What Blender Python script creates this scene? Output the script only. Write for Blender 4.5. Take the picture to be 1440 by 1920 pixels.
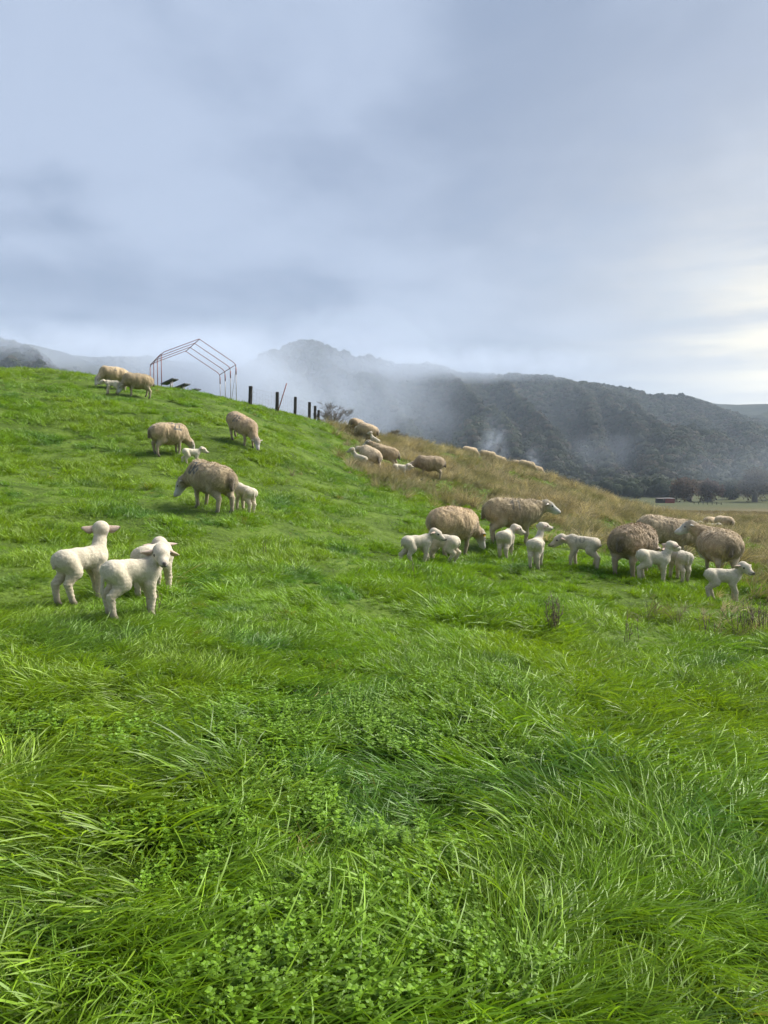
import bpy, math, random
import numpy as np
from mathutils import Vector, Matrix

for o in list(bpy.data.objects):
    bpy.data.objects.remove(o)
random.seed(7)
rng = np.random.default_rng(7)
scene = bpy.context.scene
COL = scene.collection

# ------------------------------------------------------------------ camera
EYE = 1.55
PITCH = math.radians(-3.5)
FPX = 1920 / 2 / math.tan(math.atan(18 / 26))          # focal length in photo pixels
cam_d = bpy.data.cameras.new('camera')
cam_d.sensor_fit = 'VERTICAL'
cam_d.sensor_height = 36
cam_d.lens = 26
cam_d.clip_start = 0.05
cam_d.clip_end = 20000
cam = bpy.data.objects.new('camera', cam_d)
COL.objects.link(cam)
cam.location = (0, 0, EYE)
cam.rotation_euler = (math.pi / 2 + PITCH, 0, 0)
scene.camera = cam

# ------------------------------------------------------------------ world, sun, exposure
SUN_AZ = math.radians(62)       # clockwise from +Y (to the right of the view)
SUN_EL = math.radians(42)
vs = scene.view_settings
vs.view_transform = 'Standard'
vs.look = 'None'
vs.gamma = 1
vs.exposure = 2.8
vs.use_curve_mapping = False
scene.render.engine = 'CYCLES'
cy = scene.cycles
cy.max_bounces = 8
cy.diffuse_bounces = 3
cy.glossy_bounces = 2
cy.transmission_bounces = 4
cy.transparent_max_bounces = 6
cy.volume_bounces = 1
cy.use_adaptive_sampling = True
cy.adaptive_threshold = 0.02
cy.use_denoising = True
cy.caustics_reflective = False
cy.caustics_refractive = False
cy.volume_max_steps = 128


class NT:
    """small helper for node trees"""
    def __init__(self, tree):
        self.t = tree
        self.n = tree.nodes
        self.l = tree.links

    def add(self, kind, **kw):
        nd = self.n.new(kind)
        for k, v in kw.items():
            setattr(nd, k, v)
        return nd

    def put(self, sock, val):
        if hasattr(val, 'is_linked'):
            self.l.new(val, sock)
        elif val is not None:
            try:
                sock.default_value = val
            except Exception:
                sock.default_value = (*val, 1.0)

    def math(self, op, a, b=None, c=None, clamp=False):
        nd = self.add('ShaderNodeMath', operation=op)
        nd.use_clamp = clamp
        self.put(nd.inputs[0], a)
        if b is not None:
            self.put(nd.inputs[1], b)
        if c is not None:
            self.put(nd.inputs[2], c)
        return nd.outputs[0]

    def vmath(self, op, a, b=None, out=0):
        nd = self.add('ShaderNodeVectorMath', operation=op)
        self.put(nd.inputs[0], a)
        if b is not None:
            self.put(nd.inputs[1], b)
        return nd.outputs[out]

    def mix(self, f, a, b, blend='MIX'):
        nd = self.add('ShaderNodeMix', data_type='RGBA', blend_type=blend)
        self.put(nd.inputs[0], f)
        self.put(nd.inputs[6], a)
        self.put(nd.inputs[7], b)
        return nd.outputs[2]

    def noise(self, vec, scale, detail=4, rough=0.5, dist=0.0, out=0, dims='3D'):
        nd = self.add('ShaderNodeTexNoise', noise_dimensions=dims)
        if vec is not None:
            self.l.new(vec, nd.inputs['Vector'])
        nd.inputs['Scale'].default_value = scale
        nd.inputs['Detail'].default_value = detail
        nd.inputs['Roughness'].default_value = rough
        nd.inputs['Distortion'].default_value = dist
        return nd.outputs[out]

    def ramp(self, f, lo, hi, a=0.0, b=1.0, smooth=True):
        nd = self.add('ShaderNodeMapRange')
        nd.interpolation_type = 'SMOOTHSTEP' if smooth else 'LINEAR'
        nd.clamp = True if not smooth else nd.clamp
        self.put(nd.inputs[0], f)
        nd.inputs[1].default_value = lo
        nd.inputs[2].default_value = hi
        nd.inputs[3].default_value = a
        nd.inputs[4].default_value = b
        return nd.outputs[0]


def sun_vec(az, el):
    return (math.sin(az) * math.cos(el), math.cos(az) * math.cos(el), math.sin(el))


world = bpy.data.worlds.new('World')
scene.world = world
world.use_nodes = True
w = NT(world.node_tree)
w.n.clear()
tc = w.add('ShaderNodeTexCoord')
D = tc.outputs['Generated']
sep = w.add('ShaderNodeSeparateXYZ')
w.l.new(D, sep.inputs[0])
zc = w.math('MAXIMUM', sep.outputs[2], 0.0)
den = w.math('ADD', zc, 0.22)
comb = w.add('ShaderNodeCombineXYZ')
w.l.new(w.math('DIVIDE', sep.outputs[0], den), comb.inputs[0])
w.l.new(w.math('DIVIDE', sep.outputs[1], den), comb.inputs[1])
P = comb.outputs[0]
sky = w.add('ShaderNodeTexSky')
sky.sky_type = 'NISHITA'
sky.sun_disc = False
sky.sun_elevation = SUN_EL
sky.sun_rotation = SUN_AZ
sky.air_density = 1.0
sky.dust_density = 2.0
blue = w.mix(1.0, sky.outputs[0], (0.07, 0.07, 0.07, 1), 'MULTIPLY')
# cloud deck: large soft masses, finer streaks, thin breaks
n1 = w.noise(w.vmath('ADD', P, (3.1, 0.6, 0.0)), 0.85, 4, 0.50, 0.25)
n2 = w.noise(w.vmath('ADD', P, (7.7, 2.3, 4.0)), 2.3, 5, 0.52, 0.2)
n3 = w.noise(w.vmath('ADD', P, (1.7, 9.3, 2.0)), 0.45, 2, 0.5, 0.0)
cl = w.math('ADD', w.math('MULTIPLY', n1, 0.46), w.math('ADD', w.math('MULTIPLY', n2, 0.40), w.math('MULTIPLY', n3, 0.14)))
t = w.ramp(cl, 0.40, 0.60)
cloud = w.mix(t, (0.162, 0.206, 0.296, 1), (0.266, 0.318, 0.418, 1))
# the deck is thinner round the sun, so it glows warm there
gl = w.vmath('DOT_PRODUCT', D, sun_vec(math.radians(30), math.radians(6.5)), out=1)
glow = w.math('POWER', w.math('MAXIMUM', gl, 0.0), 16.0)
streak_map = w.add('ShaderNodeMapping')
w.l.new(D, streak_map.inputs[0])
streak_map.inputs['Scale'].default_value = (2.0, 2.0, 20.0)
streak = w.ramp(w.noise(streak_map.outputs[0], 1.5, 4, 0.55, 0.4), 0.38, 0.62, 0.35, 1.15)
glow2 = w.math('MULTIPLY', w.math('POWER', w.math('MAXIMUM', gl, 0.0), 80.0), streak)
cloud = w.mix(w.math('MULTIPLY', glow, 0.55, clamp=True), cloud, (0.40, 0.405, 0.40, 1))
cloud = w.mix(w.math('MULTIPLY', glow2, 0.95, clamp=True), cloud, (0.68, 0.625, 0.50, 1))
# brighter streaks low over the hills
low = w.ramp(zc, 0.12, 0.26, 1.0, 0.0)
lowm = w.math('MULTIPLY', low, w.ramp(w.noise(streak_map.outputs[0], 1.1, 3, 0.5, 0.2), 0.42, 0.62))
cloud = w.mix(w.math('MULTIPLY', lowm, 0.28), cloud, (0.285, 0.335, 0.43, 1))
cover = w.ramp(n2, 0.30, 0.48, 0.72, 0.95)
skycol = w.mix(cover, blue, cloud)
bg = w.add('ShaderNodeBackground')
w.l.new(skycol, bg.inputs[0])
bg.inputs[1].default_value = 0.262
wo = w.add('ShaderNodeOutputWorld')
w.l.new(bg.outputs[0], wo.inputs[0])

sun_d = bpy.data.lights.new('sun', 'SUN')
sun_d.energy = 1.5
sun_d.angle = math.radians(40)
sun_d.color = (1.0, 0.95, 0.86)
sun = bpy.data.objects.new('sun', sun_d)
COL.objects.link(sun)
sun.rotation_euler = (-Vector(sun_vec(SUN_AZ, SUN_EL))).to_track_quat('-Z', 'Y').to_euler()

# ------------------------------------------------------------------ projection helpers
CP, SP = math.cos(PITCH), math.sin(PITCH)


def ray(px, py):
    """photo pixel -> unit-depth direction (world)"""
    x = (px - 720) / FPX
    u = (960 - py) / FPX
    return np.array([x, CP - u * SP, SP + u * CP])


def at(px, py, dist):
    """point on the pixel's ray at horizontal forward distance dist"""
    d = ray(px, py)
    return np.array([0, 0, EYE]) + d * (dist / d[1])


def project(x, y, z):
    dz = z - EYE
    dep = y * CP + dz * SP
    up = -y * SP + dz * CP
    dep = np.maximum(dep, 1e-3)
    return 720 + FPX * x / dep, 960 - FPX * up / dep


def az_el(px, py):
    d = ray(px, py)
    return math.atan2(d[0], d[1]), d[2] / math.hypot(d[0], d[1])


# ------------------------------------------------------------------ numpy noise
def _h(*c, seed=0):
    with np.errstate(over='ignore'):
        h = np.full(np.broadcast(*c).shape, (seed * 374761393 + 668265263) & 0xffffffff, dtype=np.uint32)
        for i, v in enumerate(c):
            h = (h ^ (v.astype(np.int64) & 0xffffffff).astype(np.uint32) * np.uint32([2654435761, 2246822519, 3266489917][i]))
            h = (h ^ (h >> np.uint32(15))) * np.uint32(2246822519)
            h = (h ^ (h >> np.uint32(13))) * np.uint32(3266489917)
        h = h ^ (h >> np.uint32(16))
    return h.astype(np.float64) / 4294967295.0


def vn2(x, y, seed=0):
    xi, yi = np.floor(x), np.floor(y)
    fx, fy = x - xi, y - yi
    fx = fx * fx * (3 - 2 * fx)
    fy = fy * fy * (3 - 2 * fy)
    a, b = _h(xi, yi, seed=seed), _h(xi + 1, yi, seed=seed)
    c, d = _h(xi, yi + 1, seed=seed), _h(xi + 1, yi + 1, seed=seed)
    return (a * (1 - fx) + b * fx) * (1 - fy) + (c * (1 - fx) + d * fx) * fy


def fbm2(x, y, oct=4, seed=0):
    s, a, n = 0, 1.0, 0
    for i in range(oct):
        s = s + a * vn2(x * 2 ** i + 17.3 * i, y * 2 ** i - 9.1 * i, seed + i)
        n += a
        a *= 0.5
    return s / n


def vn3(p, seed=0):
    i = np.floor(p)
    f = p - i
    f = f * f * (3 - 2 * f)
    r = 0
    for dx in (0, 1):
        for dy in (0, 1):
            for dz in (0, 1):
                wgt = (f[:, 0] if dx else 1 - f[:, 0]) * (f[:, 1] if dy else 1 - f[:, 1]) * (f[:, 2] if dz else 1 - f[:, 2])
                r = r + wgt * _h(i[:, 0] + dx, i[:, 1] + dy, i[:, 2] + dz, seed=seed)
    return r


def fbm3(p, oct=3, seed=0):
    s, a, n = 0, 1.0, 0
    for i in range(oct):
        s = s + a * vn3(p * 2 ** i + 13.7 * i, seed + i)
        n += a
        a *= 0.5
    return s / n


def sstep(a, b, x):
    t = np.clip((x - a) / (b - a), 0, 1)
    return t * t * (3 - 2 * t)


# ------------------------------------------------------------------ mesh / object helpers
def new_mesh(name, verts, faces, smooth=True):
    """verts Nx3 array; faces array (uniform) or list of index tuples"""
    me = bpy.data.meshes.new(name)
    verts = np.asarray(verts, dtype=np.float32)
    if isinstance(faces, np.ndarray):
        nf, k = faces.shape
        me.vertices.add(len(verts))
        me.vertices.foreach_set('co', verts.ravel())
        me.loops.add(nf * k)
        me.loops.foreach_set('vertex_index', faces.astype(np.int32).ravel())
        me.polygons.add(nf)
        me.polygons.foreach_set('loop_start', np.arange(0, nf * k, k, dtype=np.int32))
        me.update(calc_edges=True)
    else:
        me.from_pydata(verts.tolist(), [], [tuple(f) for f in faces])
    me.polygons.foreach_set('use_smooth', np.full(len(me.polygons), smooth))
    me.update()
    return me


def set_color(me, rgb, name='Col'):
    a = me.attributes.new(name, 'FLOAT_COLOR', 'POINT')
    c = np.ones((len(me.vertices), 4), dtype=np.float32)
    c[:, :3] = rgb
    a.data.foreach_set('color', c.ravel())


def obj(name, me, mat=None, parent=None, loc=None):
    o = bpy.data.objects.new(name, me)
    COL.objects.link(o)
    if mat is not None and me is not None and not me.materials:
        me.materials.append(mat)
    if parent is not None:
        o.parent = parent
    if loc is not None:
        o.location = loc
    return o


def empty(name, loc=(0, 0, 0), rz=0):
    o = bpy.data.objects.new(name, None)
    COL.objects.link(o)
    o.location = loc
    o.rotation_euler = (0, 0, rz)
    o.empty_display_size = 0.2
    return o


def tag(o, label=None, cat=None, group=None, kind=None):
    if label:
        o['label'] = label
    if cat:
        o['category'] = cat
    if group:
        o['group'] = group
    if kind:
        o['kind'] = kind
    return o


class MB:
    """collects tubes and boxes into one mesh"""
    def __init__(self):
        self.v, self.f = [], []

    def tube(self, pts, rad, n=6, cap=True):
        pts = [Vector(p) for p in pts]
        if not hasattr(rad, '__len__'):
            rad = [rad] * len(pts)
        base = len(self.v)
        up = Vector((0, 0, 1))
        for i, p in enumerate(pts):
            d = (pts[min(i + 1, len(pts) - 1)] - pts[max(i - 1, 0)])
            d.normalize()
            ref = Vector((0, 1, 0)) if abs(d.z) > 0.9 else up
            u = d.cross(ref).normalized()
            v = d.cross(u)
            for k in range(n):
                a = 2 * math.pi * k / n
                self.v.append(tuple(p + (u * math.cos(a) + v * math.sin(a)) * rad[i]))
        for i in range(len(pts) - 1):
            for k in range(n):
                a, b = base + i * n + k, base + i * n + (k + 1) % n
                self.f.append((a, b, b + n, a + n))
        if cap:
            self.f.append(tuple(base + k for k in range(n))[::-1])
            self.f.append(tuple(base + (len(pts) - 1) * n + k for k in range(n)))

    def box(self, c, size, rot=None):
        b = len(self.v)
        M = rot or Matrix.Identity(3)
        for sx in (-1, 1):
            for sy in (-1, 1):
                for sz in (-1, 1):
                    self.v.append(tuple(Vector(c) + M @ Vector((sx * size[0] / 2, sy * size[1] / 2, sz * size[2] / 2))))
        for q in ((0, 1, 3, 2), (4, 6, 7, 5), (0, 4, 5, 1), (2, 3, 7, 6), (0, 2, 6, 4), (1, 5, 7, 3)):
            self.f.append(tuple(b + i for i in q))

    def build(self, name, mat, parent=None, smooth=False):
        return obj(name, new_mesh(name, np.array(self.v), self.f, smooth), mat, parent)


def material(name):
    m = bpy.data.materials.new(name)
    m.use_nodes = True
    nt = NT(m.node_tree)
    return m, nt, nt.n['Principled BSDF'], nt.n['Material Output']


def noise_mat(name, c1, c2, scale=4, rough=0.8, bump=0.3, bscale=None, metallic=0.0, detail=5):
    m, nt, bs, out = material(name)
    tcn = nt.add('ShaderNodeTexCoord')
    n = nt.noise(tcn.outputs['Object'], scale, detail, 0.6)
    nt.l.new(nt.mix(nt.ramp(n, 0.3, 0.7), (*c1, 1), (*c2, 1)), bs.inputs['Base Color'])
    bs.inputs['Roughness'].default_value = rough
    bs.inputs['Metallic'].default_value = metallic
    bs.inputs['Specular IOR Level'].default_value = 0.3
    if bump:
        b = nt.add('ShaderNodeBump')
        b.inputs['Strength'].default_value = bump
        b.inputs['Distance'].default_value = 0.02
        nt.l.new(nt.noise(tcn.outputs['Object'], bscale or scale * 4, 4, 0.6), b.inputs['Height'])
        nt.l.new(b.outputs[0], bs.inputs['Normal'])
    return m


# ------------------------------------------------------------------ the ground: a heightfield through surveyed spots
SPOTS = []
for px, py, d in [
    (215, 1148, 5.9), (125, 1122, 6.5), (0, 1200, 5.2), (700, 1110, 8.2), (1000, 1130, 8.3), (1360, 1118, 9.6),
    (410, 957, 12.2), (50, 1000, 9.8), (320, 848, 18), (455, 821, 20), (80, 850, 17), (215, 738, 25.5), (262, 741, 25.2),
    (0, 694, 28.5), (100, 698, 29), (200, 708, 29.5), (300, 726, 31), (400, 747, 32), (470, 760, 30), (560, 782, 33), (650, 806, 37),
    (670, 818, 33), (600, 900, 19), (700, 887, 24.5), (805, 895, 25), (640, 1010, 11.8), (850, 1046, 12.2), (970, 1012, 13.6),
    (1190, 1086, 10.8), (1092, 1060, 11), (1250, 1050, 13), (1350, 1088, 11.2), (850, 849, 40), (940, 872, 42), (1010, 890, 42),
    (1100, 923, 45), (1142, 939, 47), (1180, 954, 48), (1255, 974, 46), (1297, 984, 44), (900, 905, 28), (1100, 970, 22), (1340, 1000, 35), (1440, 1060, 14.5), (1440, 1000, 36), (1300, 968, 90), (1440, 970, 75),
]:
    SPOTS.append(at(px, py, d))
SPOTS += [np.array(p, float) for p in [
    (0, 0, 0), (-3, 0, .22), (3, 0, -.2), (0, -4, -.15), (-1.3, 2, .10), (1.3, 2, -.09), (0, 4, 0.02), (-2.2, 3.6, .2), (2.6, 4, -.15),
    (-8, -6, .6), (8, -6, -1.0), (0, -14, -.8), (-14, 0, 1.6), (14, 0, -1.2), (-16, 14, 3.4), (14, 9, -.6),
    (-30, 30, 4.6), (-26, 46, 3.4), (-14, 46, 3.2), (-6, 52, 1.8), (4, 58, .2), (14, 64, -2.0), (-30, 70, -1.5), (0, 80, -3.5), (-40, 10, 4),
    (30, 20, -2.0), (30, 50, -2.6), (40, 80, -4.2)]]
SPOTS = np.array(SPOTS)


def _phi(r2):
    return 0.5 * r2 * np.log(r2 + 1e-9)


_N = len(SPOTS)
_K = _phi(((SPOTS[:, None, :2] - SPOTS[None, :, :2]) ** 2).sum(-1)) + np.eye(_N) * 1.2
_Pm = np.hstack([np.ones((_N, 1)), SPOTS[:, :2]])
_A = np.block([[_K, _Pm], [_Pm.T, np.zeros((3, 3))]])
_W = np.linalg.solve(_A, np.concatenate([SPOTS[:, 2], np.zeros(3)]))


def ground_z(x, y, rough=True):
    x = np.asarray(x, float)
    y = np.asarray(y, float)
    sh = np.broadcast(x, y).shape
    xf, yf = np.broadcast_to(x, sh).ravel(), np.broadcast_to(y, sh).ravel()
    r = np.hypot(xf, yf)
    cl = np.minimum(1, 130 / np.maximum(r, 1e-6))
    xq, yq = xf * cl, yf * cl
    z = _W[_N] + _W[_N + 1] * xq + _W[_N + 2] * yq
    for i in range(_N):
        z = z + _W[i] * _phi((xq - SPOTS[i, 0]) ** 2 + (yq - SPOTS[i, 1]) ** 2)
    far = np.where(r < 340, -0.5 - 0.04 * r, -14.1) + 1.2 * (fbm2(xf / 60, yf / 60, 3, 5) - 0.5) * sstep(60, 200, r)
    tt = sstep(62, 125, r)
    z = z * (1 - tt) + far * tt
    if rough:
        near = 1 - sstep(40, 90, r)
        z = z + near * ((0.10 + 0.10 * sstep(6, 10, r)) * (fbm2(xf / 0.9, yf / 0.9, 3, 1) - 0.5) + 0.16 * (fbm2(xf / 3.1, yf / 3.1, 2, 2) - 0.5) * sstep(3, 8, r))
    return z.reshape(sh)


def foot(px, py, dmin=1.2, dmax=90, fallback=None):
    """where the ray through a pixel meets the ground"""
    d = ray(px, py)
    t = np.linspace(dmin, dmax, 3000)
    P_ = np.array([0, 0, EYE])[None] + d[None] * t[:, None]
    gap = P_[:, 2] - ground_z(P_[:, 0], P_[:, 1])
    k = np.argmax(gap < 0)
    if gap[k] >= 0:
        k = np.argmin(gap)
        if fallback:
            p = at(px, py, fallback)
            return np.array([p[0], p[1], float(ground_z(p[0], p[1]))])
    p = P_[k]
    return np.array([p[0], p[1], float(ground_z(p[0], p[1]))])


def polar(azs, rs, zfun):
    A, R = np.meshgrid(azs, rs)
    X, Y = R * np.sin(A), R * np.cos(A)
    V = np.stack([X, Y, zfun(A, R, X, Y)], -1).reshape(-1, 3)
    na, nr = len(azs), len(rs)
    i = np.arange(nr - 1)[:, None] * na + np.arange(na - 1)[None]
    F = np.stack([i, i + 1, i + na + 1, i + na], -1).reshape(-1, 4)
    return V, F[:, ::-1]


azs = np.radians(np.concatenate([np.linspace(-180, -42, 60, endpoint=False), np.linspace(-42, 42, 300, endpoint=False), np.linspace(42, 180, 61)]))
rs = np.concatenate([[0.0], np.geomspace(0.3, 140, 150), np.geomspace(150, 4000, 40)])
V, F = polar(azs, rs, lambda A, R, X, Y: ground_z(X, Y))
m, nt, bs, out = material('pasture_soil')
geo = nt.add('ShaderNodeNewGeometry')
pos = geo.outputs['Position']
len2 = nt.vmath('LENGTH', pos, out=1)
na_ = nt.noise(pos, 1.3, 5, 0.6)
nb_ = nt.noise(pos, 0.025, 4, 0.55, 0.5)
nearc = nt.mix(nt.ramp(na_, 0.35, 0.65), (0.045, 0.075, 0.010, 1), (0.09, 0.14, 0.02, 1))
fine = nt.noise(pos, 0.9, 6, 0.7)
tan_ = nt.mix(nt.ramp(fine, 0.35, 0.65), (0.080, 0.066, 0.032, 1), (0.13, 0.104, 0.054, 1))
grn_ = nt.mix(nt.ramp(fine, 0.35, 0.65), (0.022, 0.040, 0.010, 1), (0.042, 0.058, 0.016, 1))
farc = nt.mix(nt.ramp(nb_, 0.42, 0.56), tan_, grn_)
farc = nt.mix(nt.ramp(len2, 170, 260), nt.mix(0.55, farc, tan_), nt.mix(0.25, grn_, tan_))
nt.l.new(nt.mix(nt.ramp(len2, 40, 75), nearc, farc), bs.inputs['Base Color'])
bs.inputs['Roughness'].default_value = 0.95
bs.inputs['Specular IOR Level'].default_value = 0.1
bp = nt.add('ShaderNodeBump')
bp.inputs['Strength'].default_value = 0.8
bp.inputs['Distance'].default_value = 0.25
nt.l.new(fine, bp.inputs['Height'])
nt.l.new(bp.outputs[0], bs.inputs['Normal'])
ground = obj('ground', new_mesh('ground', V, F), m)
tag(ground, 'grassy hillside sloping down to the valley field', kind='structure')

# ------------------------------------------------------------------ the hills behind
RIDGES = [
    # (crest pixels, crest distance m, foot distance m)
    ([(330, 780), (400, 735), (450, 695), (490, 668), (530, 655), (560, 643), (590, 643), (625, 655), (660, 670), (700, 671), (740, 684), (775, 688), (800, 683), (825, 692),
      (860, 702), (930, 706), (1000, 703), (1040, 711), (1080, 719), (1130, 724), (1190, 735), (1225, 743), (1280, 745), (1330, 762), (1400, 785), (1500, 815), (1700, 830)], 1450, 520),
    ([(-400, 610), (-150, 625), (0, 641), (60, 646), (110, 657), (150, 670), (200, 693), (260, 720), (330, 750), (420, 790)], 1150, 420),
    ([(-200, 650), (100, 660), (170, 669), (235, 668), (262, 667), (275, 665), (300, 673), (400, 684), (520, 700), (700, 760)], 1750, 800),
    ([(1100, 790), (1200, 760), (1250, 744), (1290, 741), (1340, 755), (1380, 759), (1440, 757), (1500, 752), (1650, 740), (1900, 750)], 2300, 900),
]
RD = []
for pts, rc, rf in RIDGES:
    ae = np.array([az_el(a, b) for a, b in pts])
    RD.append((ae[:, 0], ae[:, 1], rc, rf))


def hills_z(A, R, X, Y):
    z = np.full(A.shape, -60.0)
    for k, (a, e, rc, rf) in enumerate(RD):
        el = np.interp(A, a, e)
        edge = sstep(a[0] - 0.25, a[0], A) * (1 - sstep(a[-1], a[-1] + 0.25, A))
        rcv = rc * (1 + 0.16 * (fbm2(A * 4 + 3, A * 0 + k, 2, 9) - 0.5))
        H = el * rcv + EYE + 16
        tq = np.clip((R - rf) / (rcv - rf), 0, 1)
        prof = 0.35 * tq + 0.65 * tq ** 1.7
        sp = fbm2(A * 13 + R / 900 + 4, R / 700 + k * 3, 4, 20 + k)
        rid = 1 - np.abs(2 * sp - 1)
        mid = np.sin(np.pi * tq) ** 0.8
        zz = -16 + H * prof * edge + H * mid * 0.62 * (rid - 0.74) * edge
        back = np.clip((R - rcv) / 900, 0, 1)
        zz = np.where(R > rcv, -16 + H * edge * (1 - back), zz)
        z = np.maximum(z, zz)
    return z - 6 * (1 - sstep(430, 620, R))


azh = np.radians(np.linspace(-62, 62, 420))
rh = np.concatenate([np.linspace(380, 1700, 150), np.linspace(1730, 3300, 30)])
V, F = polar(azh, rh, hills_z)
hm, nt, bs, out = material('hill_scrub')
geo = nt.add('ShaderNodeNewGeometry')
nn = nt.noise(geo.outputs['Position'], 0.012, 6, 0.65)
nf = nt.noise(geo.outputs['Position'], 0.11, 5, 0.7)
c = nt.mix(nt.ramp(nn, 0.4, 0.6), (0.024, 0.030, 0.016, 1), (0.055, 0.058, 0.032, 1))
nt.l.new(nt.mix(nt.ramp(nf, 0.35, 0.65), c, (0.018, 0.022, 0.014, 1)), bs.inputs['Base Color'])
bs.inputs['Roughness'].default_value = 1.0
bs.inputs['Specular IOR Level'].default_value = 0.0
bp = nt.add('ShaderNodeBump')
bp.inputs['Strength'].default_value = 1.0
bp.inputs['Distance'].default_value = 6.0
nt.l.new(nf, bp.inputs['Height'])
nt.l.new(bp.outputs[0], bs.inputs['Normal'])
hills = obj('hills', new_mesh('hills', V, F), hm)
tag(hills, 'dark wooded hills rising behind the valley in mist', kind='structure')


# ------------------------------------------------------------------ scattering of uncountable growth
def scatter(name, pts, rot, scl, pid, tint, protos, label):
    """protos: list of meshes; one point per tuft"""
    pc = bpy.data.collections.new(name + '_kinds')
    for i, me in enumerate(protos):
        pc.objects.link(bpy.data.objects.new('%s_kind_%02d' % (name, i), me))
    me = bpy.data.meshes.new(name)
    n = len(pts)
    me.vertices.add(n)
    me.vertices.foreach_set('co', np.asarray(pts, np.float32).ravel())
    a = me.attributes.new('rot', 'FLOAT_VECTOR', 'POINT')
    a.data.foreach_set('vector', np.asarray(rot, np.float32).ravel())
    a = me.attributes.new('scl', 'FLOAT_VECTOR', 'POINT')
    a.data.foreach_set('vector', np.asarray(scl, np.float32).ravel())
    a = me.attributes.new('pid', 'INT', 'POINT')
    a.data.foreach_set('value', np.asarray(pid, np.int32))
    a = me.attributes.new('tint', 'FLOAT_COLOR', 'POINT')
    c4 = np.ones((n, 4), np.float32)
    c4[:, :3] = tint
    a.data.foreach_set('color', c4.ravel())
    o = obj(name, me)
    tag(o, label, kind='stuff')
    ng = bpy.data.node_groups.new(name, 'GeometryNodeTree')
    ng.interface.new_socket('Geometry', in_out='INPUT', socket_type='NodeSocketGeometry')
    ng.interface.new_socket('Geometry', in_out='OUTPUT', socket_type='NodeSocketGeometry')
    gi, go = ng.nodes.new('NodeGroupInput'), ng.nodes.new('NodeGroupOutput')
    ci = ng.nodes.new('GeometryNodeCollectionInfo')
    ci.inputs[0].default_value = pc
    ci.inputs['Separate Children'].default_value = True
    ci.inputs['Reset Children'].default_value = True
    ip = ng.nodes.new('GeometryNodeInstanceOnPoints')
    ip.inputs['Pick Instance'].default_value = True

    def attr(nm, ty):
        na = ng.nodes.new('GeometryNodeInputNamedAttribute')
        na.data_type = ty
        na.inputs[0].default_value = nm
        return na.outputs[0]
    L = ng.links
    L.new(gi.outputs[0], ip.inputs['Points'])
    L.new(ci.outputs[0], ip.inputs['Instance'])
    L.new(attr('pid', 'INT'), ip.inputs['Instance Index'])
    L.new(attr('rot', 'FLOAT_VECTOR'), ip.inputs['Rotation'])
    L.new(attr('scl', 'FLOAT_VECTOR'), ip.inputs['Scale'])
    L.new(ip.outputs[0], go.inputs[0])
    md = o.modifiers.new('scatter', 'NODES')
    md.node_group = ng
    return o


def eulers(nx, ny, nz, th):
    """XYZ eulers of a frame whose Z is the given normal, spun by th about it"""
    n = np.stack([nx, ny, nz], -1)
    n /= np.linalg.norm(n, axis=1, keepdims=True)
    h = np.stack([np.cos(th), np.sin(th), 0 * th], -1)
    x = h - n * (h * n).sum(1, keepdims=True)
    x /= np.linalg.norm(x, axis=1, keepdims=True)
    y = np.cross(n, x)
    ry = np.arcsin(np.clip(-x[:, 2], -1, 1))
    rx = np.arctan2(y[:, 2], n[:, 2])
    rz = np.arctan2(x[:, 1], x[:, 0])
    return np.stack([rx, ry, rz], -1)


def ico(sub, seed, amp, freq, flat=1.0):
    import bmesh
    bm = bmesh.new()
    bmesh.ops.create_icosphere(bm, subdivisions=sub, radius=1)
    v = np.array([q.co[:] for q in bm.verts])
    f = np.array([[q.index for q in fc.verts] for fc in bm.faces])
    bm.free()
    dsp = 1 + amp * (fbm3(v * freq + 10 + seed * 7.7, 3, seed) - 0.5) * 2
    v = v * dsp[:, None]
    v[:, 2] *= flat
    return v, f


def leafy_material(name, rough=0.7, trans=0.25, spec=0.2, yellow=0.25):
    mt, nt, bs, out = material(name)
    ti = nt.add('ShaderNodeAttribute', attribute_type='INSTANCER', attribute_name='tint')
    vc = nt.add('ShaderNodeAttribute', attribute_name='Col')
    sp = nt.add('ShaderNodeSeparateColor')
    nt.l.new(vc.outputs['Color'], sp.inputs[0])
    col = nt.mix(1.0, ti.outputs['Color'], nt.mix(sp.outputs[0], (0.72, 0.74, 0.8, 1), (1.30, 1.22, 1.0, 1)), 'MULTIPLY')
    # old tips and pale sheaths
    col = nt.mix(nt.math('MULTIPLY', sp.outputs[2], yellow), col, (0.30, 0.28, 0.07, 1))
    nt.l.new(col, bs.inputs['Base Color'])
    bs.inputs['Roughness'].default_value = rough
    bs.inputs['Specular IOR Level'].default_value = spec
    tr = nt.add('ShaderNodeBsdfTranslucent')
    nt.l.new(nt.mix(1.0, col, (1.15, 1.1, 0.7, 1), 'MULTIPLY'), tr.inputs[0])
    ms = nt.add('ShaderNodeMixShader')
    ms.inputs[0].default_value = trans
    nt.l.new(bs.outputs[0], ms.inputs[1])
    nt.l.new(tr.outputs[0], ms.inputs[2])
    nt.l.new(ms.outputs[0], out.inputs[0])
    return mt


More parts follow.
